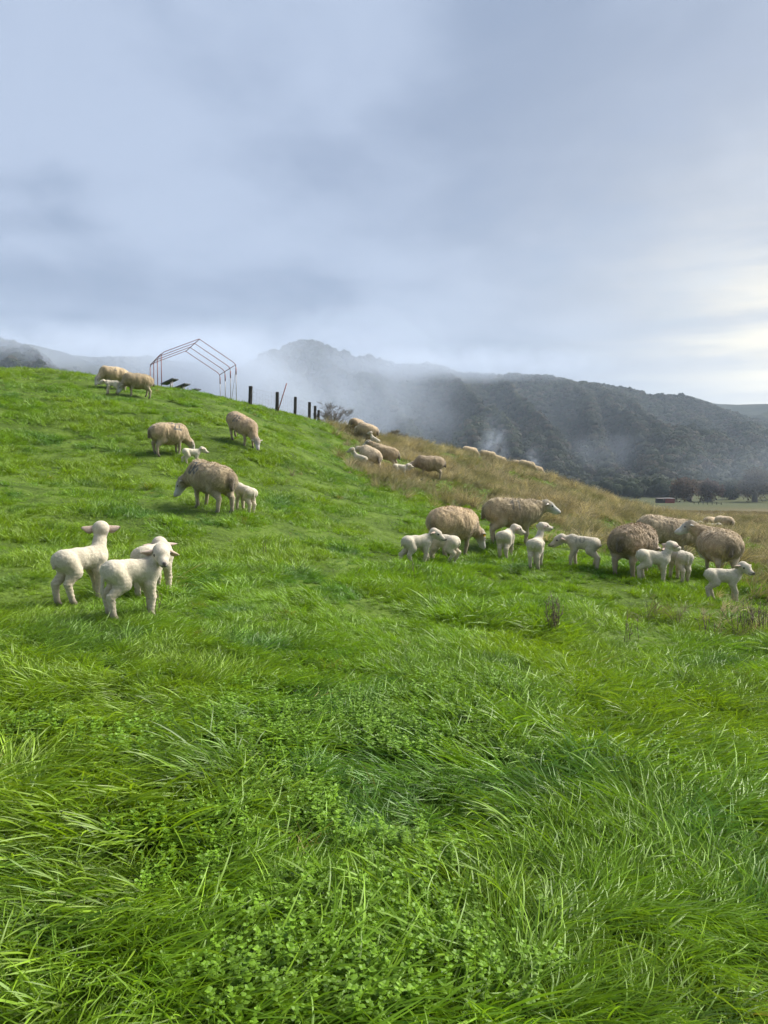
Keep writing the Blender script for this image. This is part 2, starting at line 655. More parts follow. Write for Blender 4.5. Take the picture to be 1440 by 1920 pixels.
# --- the wood on the hills
def clump_tree(seed, nleaf=260, size=0.16, core=0.78):
    """a far crown: dark lumpy core with a shell of leaf faces"""
    r = np.random.default_rng(seed)
    v, f = ico(2, seed, 0.30, 1.6, 0.8)
    core_v = v * core
    d = r.normal(size=(nleaf, 3))
    d /= np.linalg.norm(d, axis=1, keepdims=True)
    d[:, 2] = np.abs(d[:, 2]) * 1.0 - 0.25 * (r.random(nleaf) < 0.35)
    d /= np.linalg.norm(d, axis=1, keepdims=True)
    rad = 0.80 + 0.60 * (fbm3(d * 1.9 + seed * 3.3, 3, seed) - 0.5) * 2 * 0.6 + 0.08 * r.normal(size=nleaf)
    p = d * rad[:, None]
    p[:, 2] *= 0.8
    t1 = np.cross(d, r.normal(size=(nleaf, 3)))
    t1 /= np.linalg.norm(t1, axis=1, keepdims=True)
    t2 = np.cross(d + 0.5 * r.normal(size=(nleaf, 3)), t1)
    t2 /= np.linalg.norm(t2, axis=1, keepdims=True)
    s = size * (0.6 + 0.8 * r.random((nleaf, 1)))
    q = np.stack([p - t1 * s, p - t2 * s * 0.8, p + t1 * s, p + t2 * s * 0.8], 1).reshape(-1, 3)
    nb = len(core_v)
    F1 = [tuple(x) for x in f]
    F2 = [tuple(nb + 4 * i + k for k in range(4)) for i in range(nleaf)]
    me = new_mesh('crown_kind', np.vstack([core_v, q]), F1 + F2, False)
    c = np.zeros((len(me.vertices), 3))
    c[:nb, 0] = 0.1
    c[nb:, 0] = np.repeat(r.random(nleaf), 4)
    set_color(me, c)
    return me


wood_mat = leafy_material('woodland_leaf', 0.8, 0.15, 0.15, 0.0)
protos = [clump_tree(40 + i) for i in range(6)]
for me in protos:
    me.materials.append(wood_mat)
NF = 30000
A = np.radians(rng.uniform(-33, 36, NF))
R = np.sqrt(rng.uniform(470 ** 2, 1620 ** 2, NF))
Z = hills_z(A, R, None, None)
X, Y = R * np.sin(A), R * np.cos(A)
dens = fbm2(X / 150, Y / 150, 4, 31)
left = A < math.radians(-13)
keep = (Z > -13) & (rng.random(NF) < np.where(left, sstep(0.42, 0.62, dens), 0.35 + 0.65 * sstep(0.25, 0.5, dens)))
X, Y, Z, dens = X[keep], Y[keep], Z[keep], dens[keep]
n = len(X)
s = rng.uniform(3.2, 7.5, n) * (0.75 + 0.5 * fbm2(X / 60, Y / 60, 2, 8))
tv = fbm2(X / 90, Y / 90, 3, 77)[:, None]
rr = rng.random((n, 1))
tint = np.where(rr < 0.75, (0.040, 0.056, 0.026) + 0.030 * rng.random((n, 1)) * np.array([1, 1.1, .6]), np.array((0.105, 0.092, 0.062)) * (0.7 + 0.5 * rng.random((n, 1))))
tint = tint * (0.25 + 0.75 * tv)
scatter('forest', np.stack([X, Y, Z + s * 0.25], -1), np.stack([0 * X, 0 * X, rng.uniform(0, 6.28, n)], -1),
        np.stack([s, s, s * rng.uniform(0.8, 1.25, n)], -1), rng.integers(0, 6, n), tint, protos,
        'dense oak and scrub forest covering the misty hills')


# ------------------------------------------------------------------ single trees
bark_mat = noise_mat('bark', (0.10, 0.09, 0.08), (0.19, 0.17, 0.15), 6, 0.9, 0.5)


def grow(seed, height, spread, levels=4, r0=0.25, first=0.28, nchild=(3, 5), wander=0.25):
    """recursive limbs; returns branch polylines [(pts, radii)] and twig ends"""
    R_ = random.Random(seed)
    out_, tips = [], []

    def limb(p, d, ln, r, lev):
        pts, rad = [p.copy()], [r]
        k = 4
        for i in range(k):
            d = (d + Vector((R_.gauss(0, wander), R_.gauss(0, wander), R_.gauss(0, wander * 0.6) + (0.10 if lev > 0 else 0)))).normalized()
            p = p + d * (ln / k)
            pts.append(p.copy())
            rad.append(r * (1 - 0.5 * (i + 1) / k))
        out_.append((pts, rad, lev))
        if lev >= levels:
            tips.append((p.copy(), d.copy()))
            return
        for c in range(R_.randint(*nchild)):
            i = R_.randint(2, k)
            q = pts[i]
            a = R_.uniform(0, 6.283)
            side = Vector((math.cos(a), math.sin(a), R_.uniform(-0.1, 0.55)))
            nd = (d * 0.55 + side * spread).normalized()
            limb(q.copy(), nd, ln * R_.uniform(0.52, 0.80), rad[i] * 0.62, lev + 1)
        tips.append((p.copy(), d.copy()))
    limb(Vector((0, 0, 0)), Vector((R_.gauss(0, .08), R_.gauss(0, .08), 1)).normalized(), height * first, r0, 0)
    return out_, tips


def tree(name, base, seed, height, spread, label, leaf_tint=None, levels=4, r0=0.25, leaves=10, leaf_size=0.22, group=None, first=0.28, cat='tree', nchild=(3, 5)):
    lim, tips = grow(seed, height, spread, levels, r0, first, nchild)
    top = max(max(p.z for p in pts) for pts, _, _ in lim)
    k = height / top
    root = empty(name, base)
    tag(root, label, cat, group)
    tr, br = MB(), MB()
    for pts, rad, lev in lim:
        mb_ = tr if lev <= 1 else br
        mb_.tube([p * k for p in pts], [max(q * k, 0.012) for q in rad], 6 if lev < 2 else 3, cap=False)
    tr.build('trunk', bark_mat, root, True)
    crown = br.build('crown', bark_mat if leaf_tint is None else None, root, True)
    if leaf_tint is not None:
        r = np.random.default_rng(seed)
        T = np.array([p[:] for p, d in tips]) * k
        ctr = T.mean(0)
        ex = r.normal(size=(46, 3))
        ex /= np.linalg.norm(ex, axis=1, keepdims=True)
        ex = ex * r.uniform(.45, 1.0, (46, 1)) * np.array([.52, .52, .40]) * height * (0.8 + .5 * fbm3(ex * 1.5 + seed, 2, seed))[:, None] + np.array([ctr[0], ctr[1], .46 * height])
        T = np.vstack([T, np.repeat(ex, 6, 0) + r.normal(size=(276, 3)) * .05 * height])
        n_ = len(T) * leaves
        c = np.repeat(T, leaves, 0) + r.normal(size=(n_, 3)) * leaf_size * 1.6
        a = r.normal(size=(n_, 3)); a /= np.linalg.norm(a, axis=1, keepdims=True)
        b = np.cross(a, r.normal(size=(n_, 3))); b /= np.linalg.norm(b, axis=1, keepdims=True)
        s_ = leaf_size * (0.5 + r.random((n_, 1)))
        q = np.stack([c - a * s_, c - b * s_ * .6, c + a * s_, c + b * s_ * .6], 1).reshape(-1, 3)
        nb = len(crown.data.vertices)
        V_ = np.vstack([np.array(br.v), q])
        F_ = br.f + [tuple(nb + 4 * i + j for j in range(4)) for i in range(n_)]
        old = crown.data
        me = new_mesh('crown', V_, F_, False)
        cc = np.empty((len(V_), 3))
        cc[:nb] = (0.10, 0.085, 0.07)
        cc[nb:] = np.repeat(np.array(leaf_tint) * (0.55 + 0.9 * r.random((n_, 1))), 4, 0)
        set_color(me, cc)
        me.materials.append(vcol_leaf)
        crown.data = me
        bpy.data.meshes.remove(old)
    return root


vcol_leaf, nt, bs, out = material('tree_leaf')
va = nt.add('ShaderNodeAttribute', attribute_name='Col')
nt.l.new(va.outputs['Color'], bs.inputs['Base Color'])
bs.inputs['Roughness'].default_value = 0.8
bs.inputs['Specular IOR Level'].default_value = 0.15
tr_ = nt.add('ShaderNodeBsdfTranslucent')
nt.l.new(va.outputs['Color'], tr_.inputs[0])
ms_ = nt.add('ShaderNodeMixShader')
ms_.inputs[0].default_value = 0.2
nt.l.new(bs.outputs[0], ms_.inputs[1])
nt.l.new(tr_.outputs[0], ms_.inputs[2])
nt.l.new(ms_.outputs[0], out.inputs[0])


def on_valley(px, d):
    x = (px - 720) / FPX * d
    return (x, d, float(ground_z(x, d)) - 0.1)


BROWN, OLIVE = (0.100, 0.066, 0.042), (0.055, 0.060, 0.030)
for px, d, h, sp_, tint_, lab, sd in [
    (1296, 318, 10.5, 1.2, BROWN, 'round brownish oak tree right beside the red shed', 3),
    (1330, 330, 10.0, 1.2, (0.095, 0.058, 0.038), 'russet oak tree touching the oak beside the red shed', 4),
    (1372, 356, 9.0, 1.2, OLIVE, 'small olive tree between the russet oaks and the tall oak', 5),
    (1416, 330, 15.5, 1.1, (0.085, 0.066, 0.038), 'tall spreading oak tree at the right edge of the valley', 6),
    (1462, 345, 13.0, 1.1, OLIVE, 'olive oak tree cut by the right edge of the picture', 8),
]:
    tree('oak_tree', on_valley(px, d), sd, h, sp_, lab, tint_, 4, 0.42, 9, 0.36, 'oak trees in the valley field', 0.13)

# a bare oak and grey shrubs that stick out behind the crest
p = at(617, 799, 62)
tree('bare_oak_tree', (p[0], p[1], p[2] - 2.2), 25, 4.5, 1.25, 'leafless grey oak tree showing behind the fence posts', None, 5, 0.07, group=None, first=0.16, nchild=(3, 5))
for px, py, d, h, sd, lab in [(742, 822, 52, 1.35, 31, 'bare grey shrub on the crest just right of the two far ewes'),
                              (792, 833, 50, 1.2, 33, 'bare grey shrub on the crest nearer the dry grass')]:
    p = at(px, py, d)
    tree('bare_shrub', (p[0], p[1], p[2] - 0.75), sd, h, 1.4, lab, (0.24, 0.22, 0.16), 4, 0.035, 2, 0.03, 'bare shrubs on the crest', 0.12, 'shrub', (4, 6))

# the dark grove across the valley: one mass of crowns
gv = [clump_tree(70 + i, 700, 0.10, 0.85) for i in range(4)]
for me in gv:
    me.materials.append(wood_mat)
gp, gs_, gt = [], [], []
for i in range(96):
    px = rng.uniform(1108, 1282) if i < 46 else rng.uniform(1275, 1490)
    d = rng.uniform(372, 420) if i < 46 else rng.uniform(395, 440)
    s = rng.uniform(3.6, 5.2) if i < 46 else rng.uniform(2.6, 4.4)
    b = on_valley(px, d)
    gp.append((b[0], b[1], b[2] + rng.uniform(2.2, 5.6)))
    gs_.append((s, s, s * rng.uniform(0.95, 1.3)))
    gt.append((np.array((0.028, 0.042, 0.020)) if i < 46 or i % 3 else np.array((.07, .05, .032))) * rng.uniform(0.7, 1.5))
scatter('grove', gp, [(0, 0, rng.uniform(0, 6.28)) for _ in gp], gs_, rng.integers(0, 4, len(gp)), gt, gv, 'dark evergreen grove behind the red shed')

# ------------------------------------------------------------------ red shed and field fence in the valley
red_mat = noise_mat('red_boards', (0.17, 0.030, 0.026), (0.24, 0.05, 0.04), 1.5, 0.8, 0.2)
dark_mat = noise_mat('dark_timber', (0.022, 0.019, 0.017), (0.055, 0.048, 0.042), 9, 0.9, 0.5)
roof_mat = noise_mat('shed_roof', (0.045, 0.035, 0.035), (0.09, 0.075, 0.07), 2, 0.7, 0.2)
sb = on_valley(1246, 295)
shed = empty('red_shed', sb)
tag(shed, 'small red shed with an open dark lean-to in the valley', 'shed')
for i in range(9):                              # board walls of the closed half
    mb = MB(); mb.box((0.25 + 0.4 * i, -1.25, 0.95), (0.392, 0.05, 1.9)); mb.build('board', red_mat, shed)
for y_ in (1.25,):
    mb = MB(); mb.box((1.85, y_, 0.95), (3.6, 0.05, 1.9)); mb.build('back_wall', red_mat, shed)
for x_ in (0.02, 3.68):
    mb = MB(); mb.box((x_, 0, 0.95), (0.05, 2.44, 1.9)); mb.build('side_wall', red_mat, shed)
mb = MB(); mb.box((1.85, 0, 2.0), (4.0, 3.0, 0.1), Matrix.Rotation(math.radians(4), 3, 'X')); mb.build('roof', roof_mat, shed)
mb = MB(); mb.box((-1.6, 0, 1.95), (3.1, 2.9, 0.08), Matrix.Rotation(math.radians(4), 3, 'X')); mb.build('lean_to_roof', roof_mat, shed)
for x_ in (-3.0, -1.6, -0.3):
    mb = MB(); mb.box((x_, -1.2, 0.95), (0.12, 0.12, 1.9)); mb.build('post', dark_mat, shed)
mb = MB(); mb.box((-1.6, 1.2, 0.9), (3.0, 0.06, 1.8)); mb.build('lean_to_back', dark_mat, shed)
mb = MB(); mb.box((-1.6, -1.2, 0.55), (3.0, 0.05, 0.9)); mb.build('rail_panel', dark_mat, shed)

fr = empty('field_fence', on_valley(1330, 268))
tag(fr, 'low dark rail fence below the oaks in the valley', 'fence')
z0 = fr.location.z
for i in range(7):
    px_ = 1302 + i * 8.5
    q = on_valley(px_, 268 - i * 1.5)
    mb = MB(); mb.box((q[0] - fr.location.x, q[1] - fr.location.y, q[2] - z0 + 0.45), (0.16, 0.16, 1.1)); mb.build('post', dark_mat, fr)
    if i:
        mb = MB(); mb.tube([(pq[0] - fr.location.x, pq[1] - fr.location.y, pq[2] - z0 + 0.75), (q[0] - fr.location.x, q[1] - fr.location.y, q[2] - z0 + 0.75)], 0.07, 5)
        mb.build('rail', dark_mat, fr)
    pq = q

# ------------------------------------------------------------------ shelter frame on the crest
rust_mat = noise_mat('red_painted_tube', (0.15, 0.028, 0.028), (0.22, 0.07, 0.06), 5, 0.55, 0.15, metallic=0.0)
galv_mat = noise_mat('grey_tube', (0.20, 0.19, 0.19), (0.32, 0.30, 0.30), 5, 0.5, 0.1, metallic=0.5)
E0 = at(302, 662, 33.0)                                 # near left eave corner
u = Vector((3.0, 1.5, -0.27))                           # across the frame (it leans with the slope)
v_ = Vector((-1.33, 2.67, -0.13)) / 3                    # one bay along the frame
fx = empty('shelter_frame', (E0[0], E0[1], float(ground_z(E0[0], E0[1]))))
tag(fx, 'bare red tubular shelter frame with a gable roof on the crest', 'shelter frame')
base = fx.location
ribs = []
for i in range(4):
    el = Vector(E0) + v_ * i
    er = el + u
    top = (el + er) / 2 + Vector((0, 0, 0.88))
    def gz(p):
        return float(ground_z(p.x, p.y)) - 0.15
    rc = 0.14
    def soft(a, b, c_):
        return [b + (a - b).normalized() * rc, b + ((a - b).normalized() + (c_ - b).normalized()) * rc * 0.3, b + (c_ - b).normalized() * rc]
    fl, frr = Vector((el.x, el.y, gz(el))), Vector((er.x, er.y, gz(er)))
    mb = MB()
    mb.tube([q - base for q in soft(fl, el, top) + [top] + soft(top, er, frr)], 0.017, 6)
    mb.build('roof_rib', rust_mat, fx, True)
    mb = MB(); mb.tube([fl - base, el - base - Vector((0, 0, rc - 0.01))], 0.019, 6); mb.build('leg', rust_mat, fx, True)
    mb = MB(); mb.tube([frr - base, er - base - Vector((0, 0, rc - 0.01))], 0.017, 6); mb.build('leg', galv_mat, fx, True)
    mb = MB(); mb.tube([er - base - Vector((0, 0, rc + 0.02)), er - base - Vector((0, 0, rc + 0.35))], 0.026, 6); mb.build('sleeve', rust_mat, fx, True)
    ribs.append((el, er, top))
for j, nm in ((0, 'eave_rail'), (1, 'eave_rail'), (2, 'ridge_pole')):
    mb = MB(); mb.tube([ribs[i][j] - base + Vector((0, 0, -0.03)) for i in range(4)], 0.016, 6); mb.build(nm, rust_mat, fx, True)
er = ribs[0][1]
mb = MB(); mb.tube([Vector((er.x - .35, er.y + 0.3, gz(er))) - base, er - base - Vector((0, 0, 0.2))], 0.010, 5); mb.build('guy_cable', galv_mat, fx, True)

# tilted panels under and beside the frame
panel_mat = noise_mat('dark_panel', (0.028, 0.034, 0.042), (0.05, 0.058, 0.07), 3, 0.35, 0.05)
for (x0, y0, x1, y1, d, lab) in [
    (300.5, 719, 323, 708.5, 32.0, 'nearest and highest of the dark tilted panels by the shelter frame'),
    (323.5, 727, 346, 718, 33.0, 'second dark tilted panel down the crest from the shelter legs'),
    (347.5, 733, 367, 728, 34.0, 'third dark tilted panel down the crest from the shelter legs'),
    (370, 740, 388, 737, 35.0, 'lowest of the dark tilted panels inside the shelter frame'),
]:
    a_, b_ = Vector(at(x0, y0, d)), Vector(at(x1, y1, d + 0.25))
    mid_ = (a_ + b_) / 2
    gzz = float(ground_z(mid_.x, mid_.y + 0.4))
    e = empty('tilted_panel', (mid_.x, mid_.y + 0.4, gzz - 0.1))
    tag(e, lab, 'panel', 'dark tilted panels on the crest')
    o_ = e.location
    side = Vector((0.10, 0.6, 0.03))
    nrm = (b_ - a_).cross(side).normalized() * 0.05
    pv = [a_, b_, b_ + side, a_ + side]
    vv = [tuple(q - o_) for q in pv] + [tuple(q - o_ - nrm) for q in pv]
    ff = [(0, 1, 2, 3), (7, 6, 5, 4), (0, 4, 5, 1), (1, 5, 6, 2), (2, 6, 7, 3), (3, 7, 4, 0)]
    obj('panel', new_mesh('panel', np.array(vv), ff, False), panel_mat, e)
    pc_ = (a_ * 0.4 + b_ * 0.6) + side * 0.5
    mb = MB(); mb.tube([(pc_.x - o_.x, pc_.y - o_.y, -0.1), tuple(pc_ - o_ - Vector((0, 0, 0.04)))], 0.035, 6); mb.build('post', galv_mat, e, True)
    pb = (a_ * 0.25 + b_ * 0.75) + side * 0.5
    mb = MB(); mb.tube([(pb.x - o_.x, pb.y - o_.y, -0.1), tuple(pb - o_ - Vector((0, 0, 0.04)))], 0.02, 6); mb.build('strut', galv_mat, e, True)

# ------------------------------------------------------------------ wire fence running over the crest
fpos = []
for px, ytop, ybot, d, r_ in [(470, 724, 762, 30.0, .085), (520, 735, 770, 32.0, .08), (554, 744, 772, 34.5, .075), (580.5, 754, 778, 38.5, .085), (591, 761, 781, 42, .085), (597.5, 769, 786, 46, .085)]:
    t_, b_ = at(px, ytop, d), at(px - 1.5, ybot, d)
    fpos.append((Vector((b_[0], b_[1], min(b_[2], float(ground_z(b_[0], b_[1]))) - 0.1)), Vector(t_), r_))
fe = empty('wire_fence', fpos[0][0])
tag(fe, 'weathered wooden post and wire fence running over the crest', 'fence')
for b_, t_, r_ in fpos:
    mb = MB()
    n_ = 7
    mb.tube([b_ - fpos[0][0], (b_ * .5 + t_ * .5) - fpos[0][0] + Vector((0.008, 0, 0)), t_ - fpos[0][0] - Vector((0, 0, 0.02)), t_ - fpos[0][0]], [r_, r_ * .96, r_ * .93, r_ * .8], n_)
    mb.build('post', dark_mat, fe)
wire_mat = noise_mat('fence_wire', (0.13, 0.12, 0.12), (0.2, 0.19, 0.18), 8, 0.6, 0, metallic=0.6)
for i in range(len(fpos) - 1):
    (b0, t0, _), (b1, t1, _) = fpos[i], fpos[i + 1]
    o_ = fpos[0][0]
    for k in range(5):
        f_ = 0.25 + 0.17 * k
        mb = MB(); mb.tube([b0.lerp(t0, f_) - o_, b0.lerp(t0, f_).lerp(b1.lerp(t1, f_), .5) - o_ - Vector((0, 0, .02)), b1.lerp(t1, f_) - o_], 0.0022, 4, False); mb.build('wire', wire_mat, fe, True)
    if i < 2:
        for k in range(1, 9):
            g_ = k / 9
            mb = MB(); mb.tube([b0.lerp(b1, g_).lerp(t0.lerp(t1, g_), .25) - o_, b0.lerp(b1, g_).lerp(t0.lerp(t1, g_), .93) - o_], 0.0018, 4, False); mb.build('stay_wire', wire_mat, fe, True)
a_, b_ = Vector(at(519, 774, 30.6)), Vector(at(537.5, 718.5, 30.6))
mb = MB(); mb.tube([(0, 0, -0.1), tuple(b_ - a_)], 0.021, 6)
rod = mb.build('leaning_rod', rust_mat, None, True)
rod.location = a_
tag(rod, 'thin dark red metal rod leaning beside the second fence post', 'rod')


# ------------------------------------------------------------------ sheep: one continuous surface grown round a posed skeleton
def surface_nets(Fg, org, h):
    S = Fg < 0
    nx, ny, nz = Fg.shape
    cnt = np.zeros((nx - 1, ny - 1, nz - 1), np.int8)
    for dx in (0, 1):
        for dy in (0, 1):
            for dz in (0, 1):
                cnt += S[dx:nx - 1 + dx, dy:ny - 1 + dy, dz:nz - 1 + dz]
    act = (cnt > 0) & (cnt < 8)
    ci = np.argwhere(act)
    idx = -np.ones(act.shape, np.int64)
    idx[act] = np.arange(len(ci))
    acc = np.zeros((len(ci), 3))
    num = np.zeros(len(ci))
    corners = [(a, b, c) for a in (0, 1) for b in (0, 1) for c in (0, 1)]
    for c0 in corners:
        for ax in range(3):
            if c0[ax] == 1:
                continue
            c1 = list(c0)
            c1[ax] = 1
            f0 = Fg[ci[:, 0] + c0[0], ci[:, 1] + c0[1], ci[:, 2] + c0[2]]
            f1 = Fg[ci[:, 0] + c1[0], ci[:, 1] + c1[1], ci[:, 2] + c1[2]]
            mk = (f0 < 0) != (f1 < 0)
            tt = np.where(mk, f0 / np.where(mk, f0 - f1, 1), 0)
            pt = np.array(c0, float)[None].repeat(len(ci), 0)
            pt[:, ax] += tt
            acc += pt * mk[:, None]
            num += mk
    V_ = (ci + acc / num[:, None]) * h + org
    quads = []
    for ax in range(3):
        sl0 = [slice(None)] * 3
        sl1 = [slice(None)] * 3
        sl0[ax] = slice(0, -1)
        sl1[ax] = slice(1, None)
        a, b = S[tuple(sl0)], S[tuple(sl1)]
        e = np.argwhere(a != b)
        o1, o2 = [k for k in range(3) if k != ax]
        ok = (e[:, o1] > 0) & (e[:, o2] > 0) & (e[:, o1] < Fg.shape[o1] - 1) & (e[:, o2] < Fg.shape[o2] - 1)
        e = e[ok]
        inside = a[e[:, 0], e[:, 1], e[:, 2]]
        def cell(d1, d2):
            q = e.copy()
            q[:, o1] += d1
            q[:, o2] += d2
            return idx[q[:, 0], q[:, 1], q[:, 2]]
        Q = np.stack([cell(-1, -1), cell(0, -1), cell(0, 0), cell(-1, 0)], 1)
        flip = inside if ax != 1 else ~inside
        Q[~flip] = Q[~flip][:, ::-1]
        quads.append(Q)
    return V_, np.vstack(quads)


def cone_sd(p, a, b, ra, rb, ys):
    s = np.array([1, 1 / ys, 1])
    p, a, b = p * s, a * s, b * s
    ab = b - a
    t = np.clip(((p - a) @ ab) / max(ab @ ab, 1e-9), 0, 1)
    return np.linalg.norm(p - a - t[..., None] * ab, axis=-1) - (ra + (rb - ra) * t)


FLEECE, FACE, LEG, HOOF, NOSE, POLL, TAIL = range(7)


def skeleton(kind, P_):
    """posed bones: (a, b, ra, rb, ys, k, tag)"""
    B = []
    fat = P_.get('fat', 1.0)
    sx, sy = P_.get('slope', (0, 0))
    legs = P_.get('legs', (0, 0, 0, 0))          # forward swing of FL, FR, HL, HR feet
    crouch = P_.get('crouch', (0, 0))            # lowering of front, rear
    E_ = kind == 'ewe'

    def c(a, b, ra, rb, tg, ys=1.0, k=0.03):
        B.append((np.array(a, float), np.array(b, float), ra, rb, ys, k, tg))

    def tilt(p, wy=0.3):
        f = np.clip((p[0] + 0.5) / 1.0, 0, 1)
        return np.array([p[0], p[1], p[2] + sx * p[0] + sy * p[1] * wy - crouch[0] * f - crouch[1] * (1 - f)])

    def ground(p):
        return np.array([p[0], p[1], p[2] + sx * p[0] + sy * p[1]])
    if E_:
        w_ = 1.14 * fat
        tor = [((-.36, 0, .565), .200), ((-.20, 0, .555), .228 * fat), ((.02, 0, .535), .250 * fat), ((.22, 0, .545), .235), ((.34, 0, .565), .195)]
        for (a, ra), (b, rb) in zip(tor, tor[1:]):
            c(tilt(a), tilt(b), ra, rb, FLEECE, w_, 0.06)
        c(tilt((-.32, 0, .62)), tilt((-.41, 0, .57)), .15, .135, FLEECE, 1.25, .07)
        c(tilt((-.545, 0, .60)), tilt((-.575, 0, .44)), .042, .03, TAIL, 1.2, .03)
        H = np.array(P_.get('head', (.80, 0, .72)))
        nb = tilt((.33, 0, .63))
        H = H + np.array([0, 0, sx * H[0]])
        mid = (nb + H) / 2 + np.array([-.02, 0, -.02])
        c(nb, mid, .175, .125, FLEECE, 1.0, .07)
        c(mid, H, .125, .095, FLEECE, 1.0, .05)
        hs = 1.0
        for i, (x, s) in enumerate(((.25, 1), (.25, -1), (-.33, 1), (-.33, -1))):
            sw = legs[i]
            if i < 2:
                J = [tilt((x, s * .13, .48)), tilt((x - .03, s * .135, .385)), None, None, None]
                J[2] = ground((x + .015 + sw * .5, s * .12, .215))
                J[3] = ground((x + sw * .95, s * .115, .065))
                J[4] = ground((x + .03 + sw, s * .12, .02))
                rad = [.110, .060, .036, .027, .032]
            else:
                J = [tilt((x, s * .12, .52)), tilt((x + .07, s * .145, .40)), None, None, None]
                J[2] = ground((x - .065 + sw * .6, s * .13, .265))
                J[3] = ground((x - .045 + sw * .95, s * .13, .065))
                J[4] = ground((x - .01 + sw, s * .13, .02))
                rad = [.155, .105, .046, .030, .034]
            for k in range(4):
                c(J[k], J[k + 1], rad[k], rad[k + 1], (FLEECE, LEG, LEG, HOOF)[k], 1.0, (.05, .04, .02, .012)[k])
    else:
        w_ = 0.94 * fat
        tor = [((-.165, 0, .378), .084), ((-.04, 0, .368), .088 * fat), ((.07, 0, .365), .090 * fat), ((.145, 0, .375), .080)]
        for (a, ra), (b, rb) in zip(tor, tor[1:]):
            c(tilt(a), tilt(b), ra, rb, FLEECE, w_, 0.03)
        tl = P_.get('tail', .06)
        c(tilt((-.236, 0, .41)), tilt((-.258, .005, .41 - tl)), .016, .012, TAIL, 1.0, .012)
        H = np.array(P_.get('head', (.29, 0, .54))) * np.array([.88, 1, 1]) + np.array([0, 0, .05])
        H = H + np.array([0, 0, sx * H[0] - crouch[0]])
        nb = tilt((.145, 0, .41))
        mid = (nb + H) / 2 + np.array([.0, 0, -.006])
        c(nb, mid, .070, .053, FLEECE, 0.95, .03)
        c(mid, H, .053, .048, FLEECE, 0.95, .02)
        hs = 0.70
        for i, (x, s) in enumerate(((.13, 1), (.13, -1), (-.165, 1), (-.165, -1))):
            sw = legs[i]
            if i < 2:
                J = [tilt((x, s * .045, .35)), tilt((x - .022, s * .052, .265)), None, None, None]
                kn = crouch[0] * 0.5
                J[2] = ground((x + .005 + sw * .5 + kn, s * .05, .160 - kn * .3))
                J[3] = ground((x + sw * .95, s * .05, .045))
                J[4] = ground((x + .014 + sw, s * .05, .016))
                rad = [.062, .041, .030, .022, .025]
            else:
                J = [tilt((x, s * .045, .365)), tilt((x + .055, s * .058, .275)), None, None, None]
                kn = crouch[1] * 0.5
                J[2] = ground((x - .035 + sw * .6 - kn, s * .055, .185 - kn * .4))
                J[3] = ground((x - .012 + sw * .95, s * .055, .048))
                J[4] = ground((x + .006 + sw, s * .055, .016))
                rad = [.082, .058, .032, .023, .025]
            for k in range(4):
                c(J[k], J[k + 1], rad[k], rad[k + 1], (FLEECE, LEG, LEG, HOOF)[k], 1.0, (.025, .02, .012, .008)[k])
    yaw, pit = math.radians(P_.get('yaw', 0)), math.radians(P_.get('pitch', -20))
    f = np.array([math.cos(pit) * math.cos(yaw), math.cos(pit) * math.sin(yaw), math.sin(pit)])
    l = np.array([-math.sin(yaw), math.cos(yaw), 0.0])
    u_ = np.cross(f, l)
    roll = math.radians(P_.get('roll', 0))
    l, u_ = l * math.cos(roll) + u_ * math.sin(roll), u_ * math.cos(roll) - l * math.sin(roll)
    M = np.stack([f, l, u_], 1)

    def hp(x, y, z):
        return H + M @ (np.array([x, y, z]) * hs)
    if E_:
        c(hp(-.02, 0, .01), hp(.06, 0, 0), .092, .082, POLL, 1, .03)
        c(hp(.05, 0, -.005), hp(.20, 0, -.05), .078, .050, FACE, 1, .02)
        c(hp(.20, 0, -.05), hp(.235, 0, -.056), .049, .041, FACE, 1, .015)
        c(hp(.03, 0, -.055), hp(.19, 0, -.085), .050, .034, FACE, 1, .02)
        c(hp(.255, 0, -.045), hp(.268, 0, -.055), .020, .018, NOSE, 1, .008)
        for s in (-1, 1):
            c(hp(.075, s * .052, .028), hp(.115, s * .050, .012), .024, .018, FACE, 1, .012)
    else:
        c(hp(-.02, 0, .015), hp(.07, 0, .005), .100 * hs, .090 * hs, FACE, 1, .02)
        c(hp(.06, 0, -.005), hp(.19, 0, -.050), .078 * hs, .052 * hs, FACE, 1, .012)
        c(hp(.19, 0, -.052), hp(.215, 0, -.058), .051 * hs, .044 * hs, FACE, 1, .01)
        c(hp(.03, 0, -.055), hp(.18, 0, -.085), .050 * hs, .036 * hs, FACE, 1, .01)
        c(hp(.262, 0, -.040), hp(.266, 0, -.052), .026 * hs, .022 * hs, NOSE, 1, .004)
        for s in (-1, 1):
            c(hp(.08, s * .058, .026), hp(.12, s * .052, .012), .026 * hs, .02 * hs, FACE, 1, .008)
    return B, hp, M, hs


DIG = {
    '0': [[(0, .2), (.15, 0), (.45, 0), (.6, .2), (.6, .8), (.45, 1), (.15, 1), (0, .8), (0, .2)]],
    '1': [[(.3, 0), (.3, 1), (.12, .8)]],
    '2': [[(0, .8), (.15, 1), (.45, 1), (.6, .8), (.55, .55), (0, 0), (.62, 0)]],
    '6': [[(.55, .95), (.25, .9), (.03, .5), (.03, .2), (.2, 0), (.45, 0), (.6, .2), (.55, .42), (.3, .52), (.05, .4)]],
    '8': [[(.3, .52), (.08, .68), (.1, .92), (.3, 1), (.5, .92), (.52, .68), (.3, .52), (.05, .35), (.05, .1), (.3, 0), (.55, .1), (.55, .35), (.3, .52)]],
}


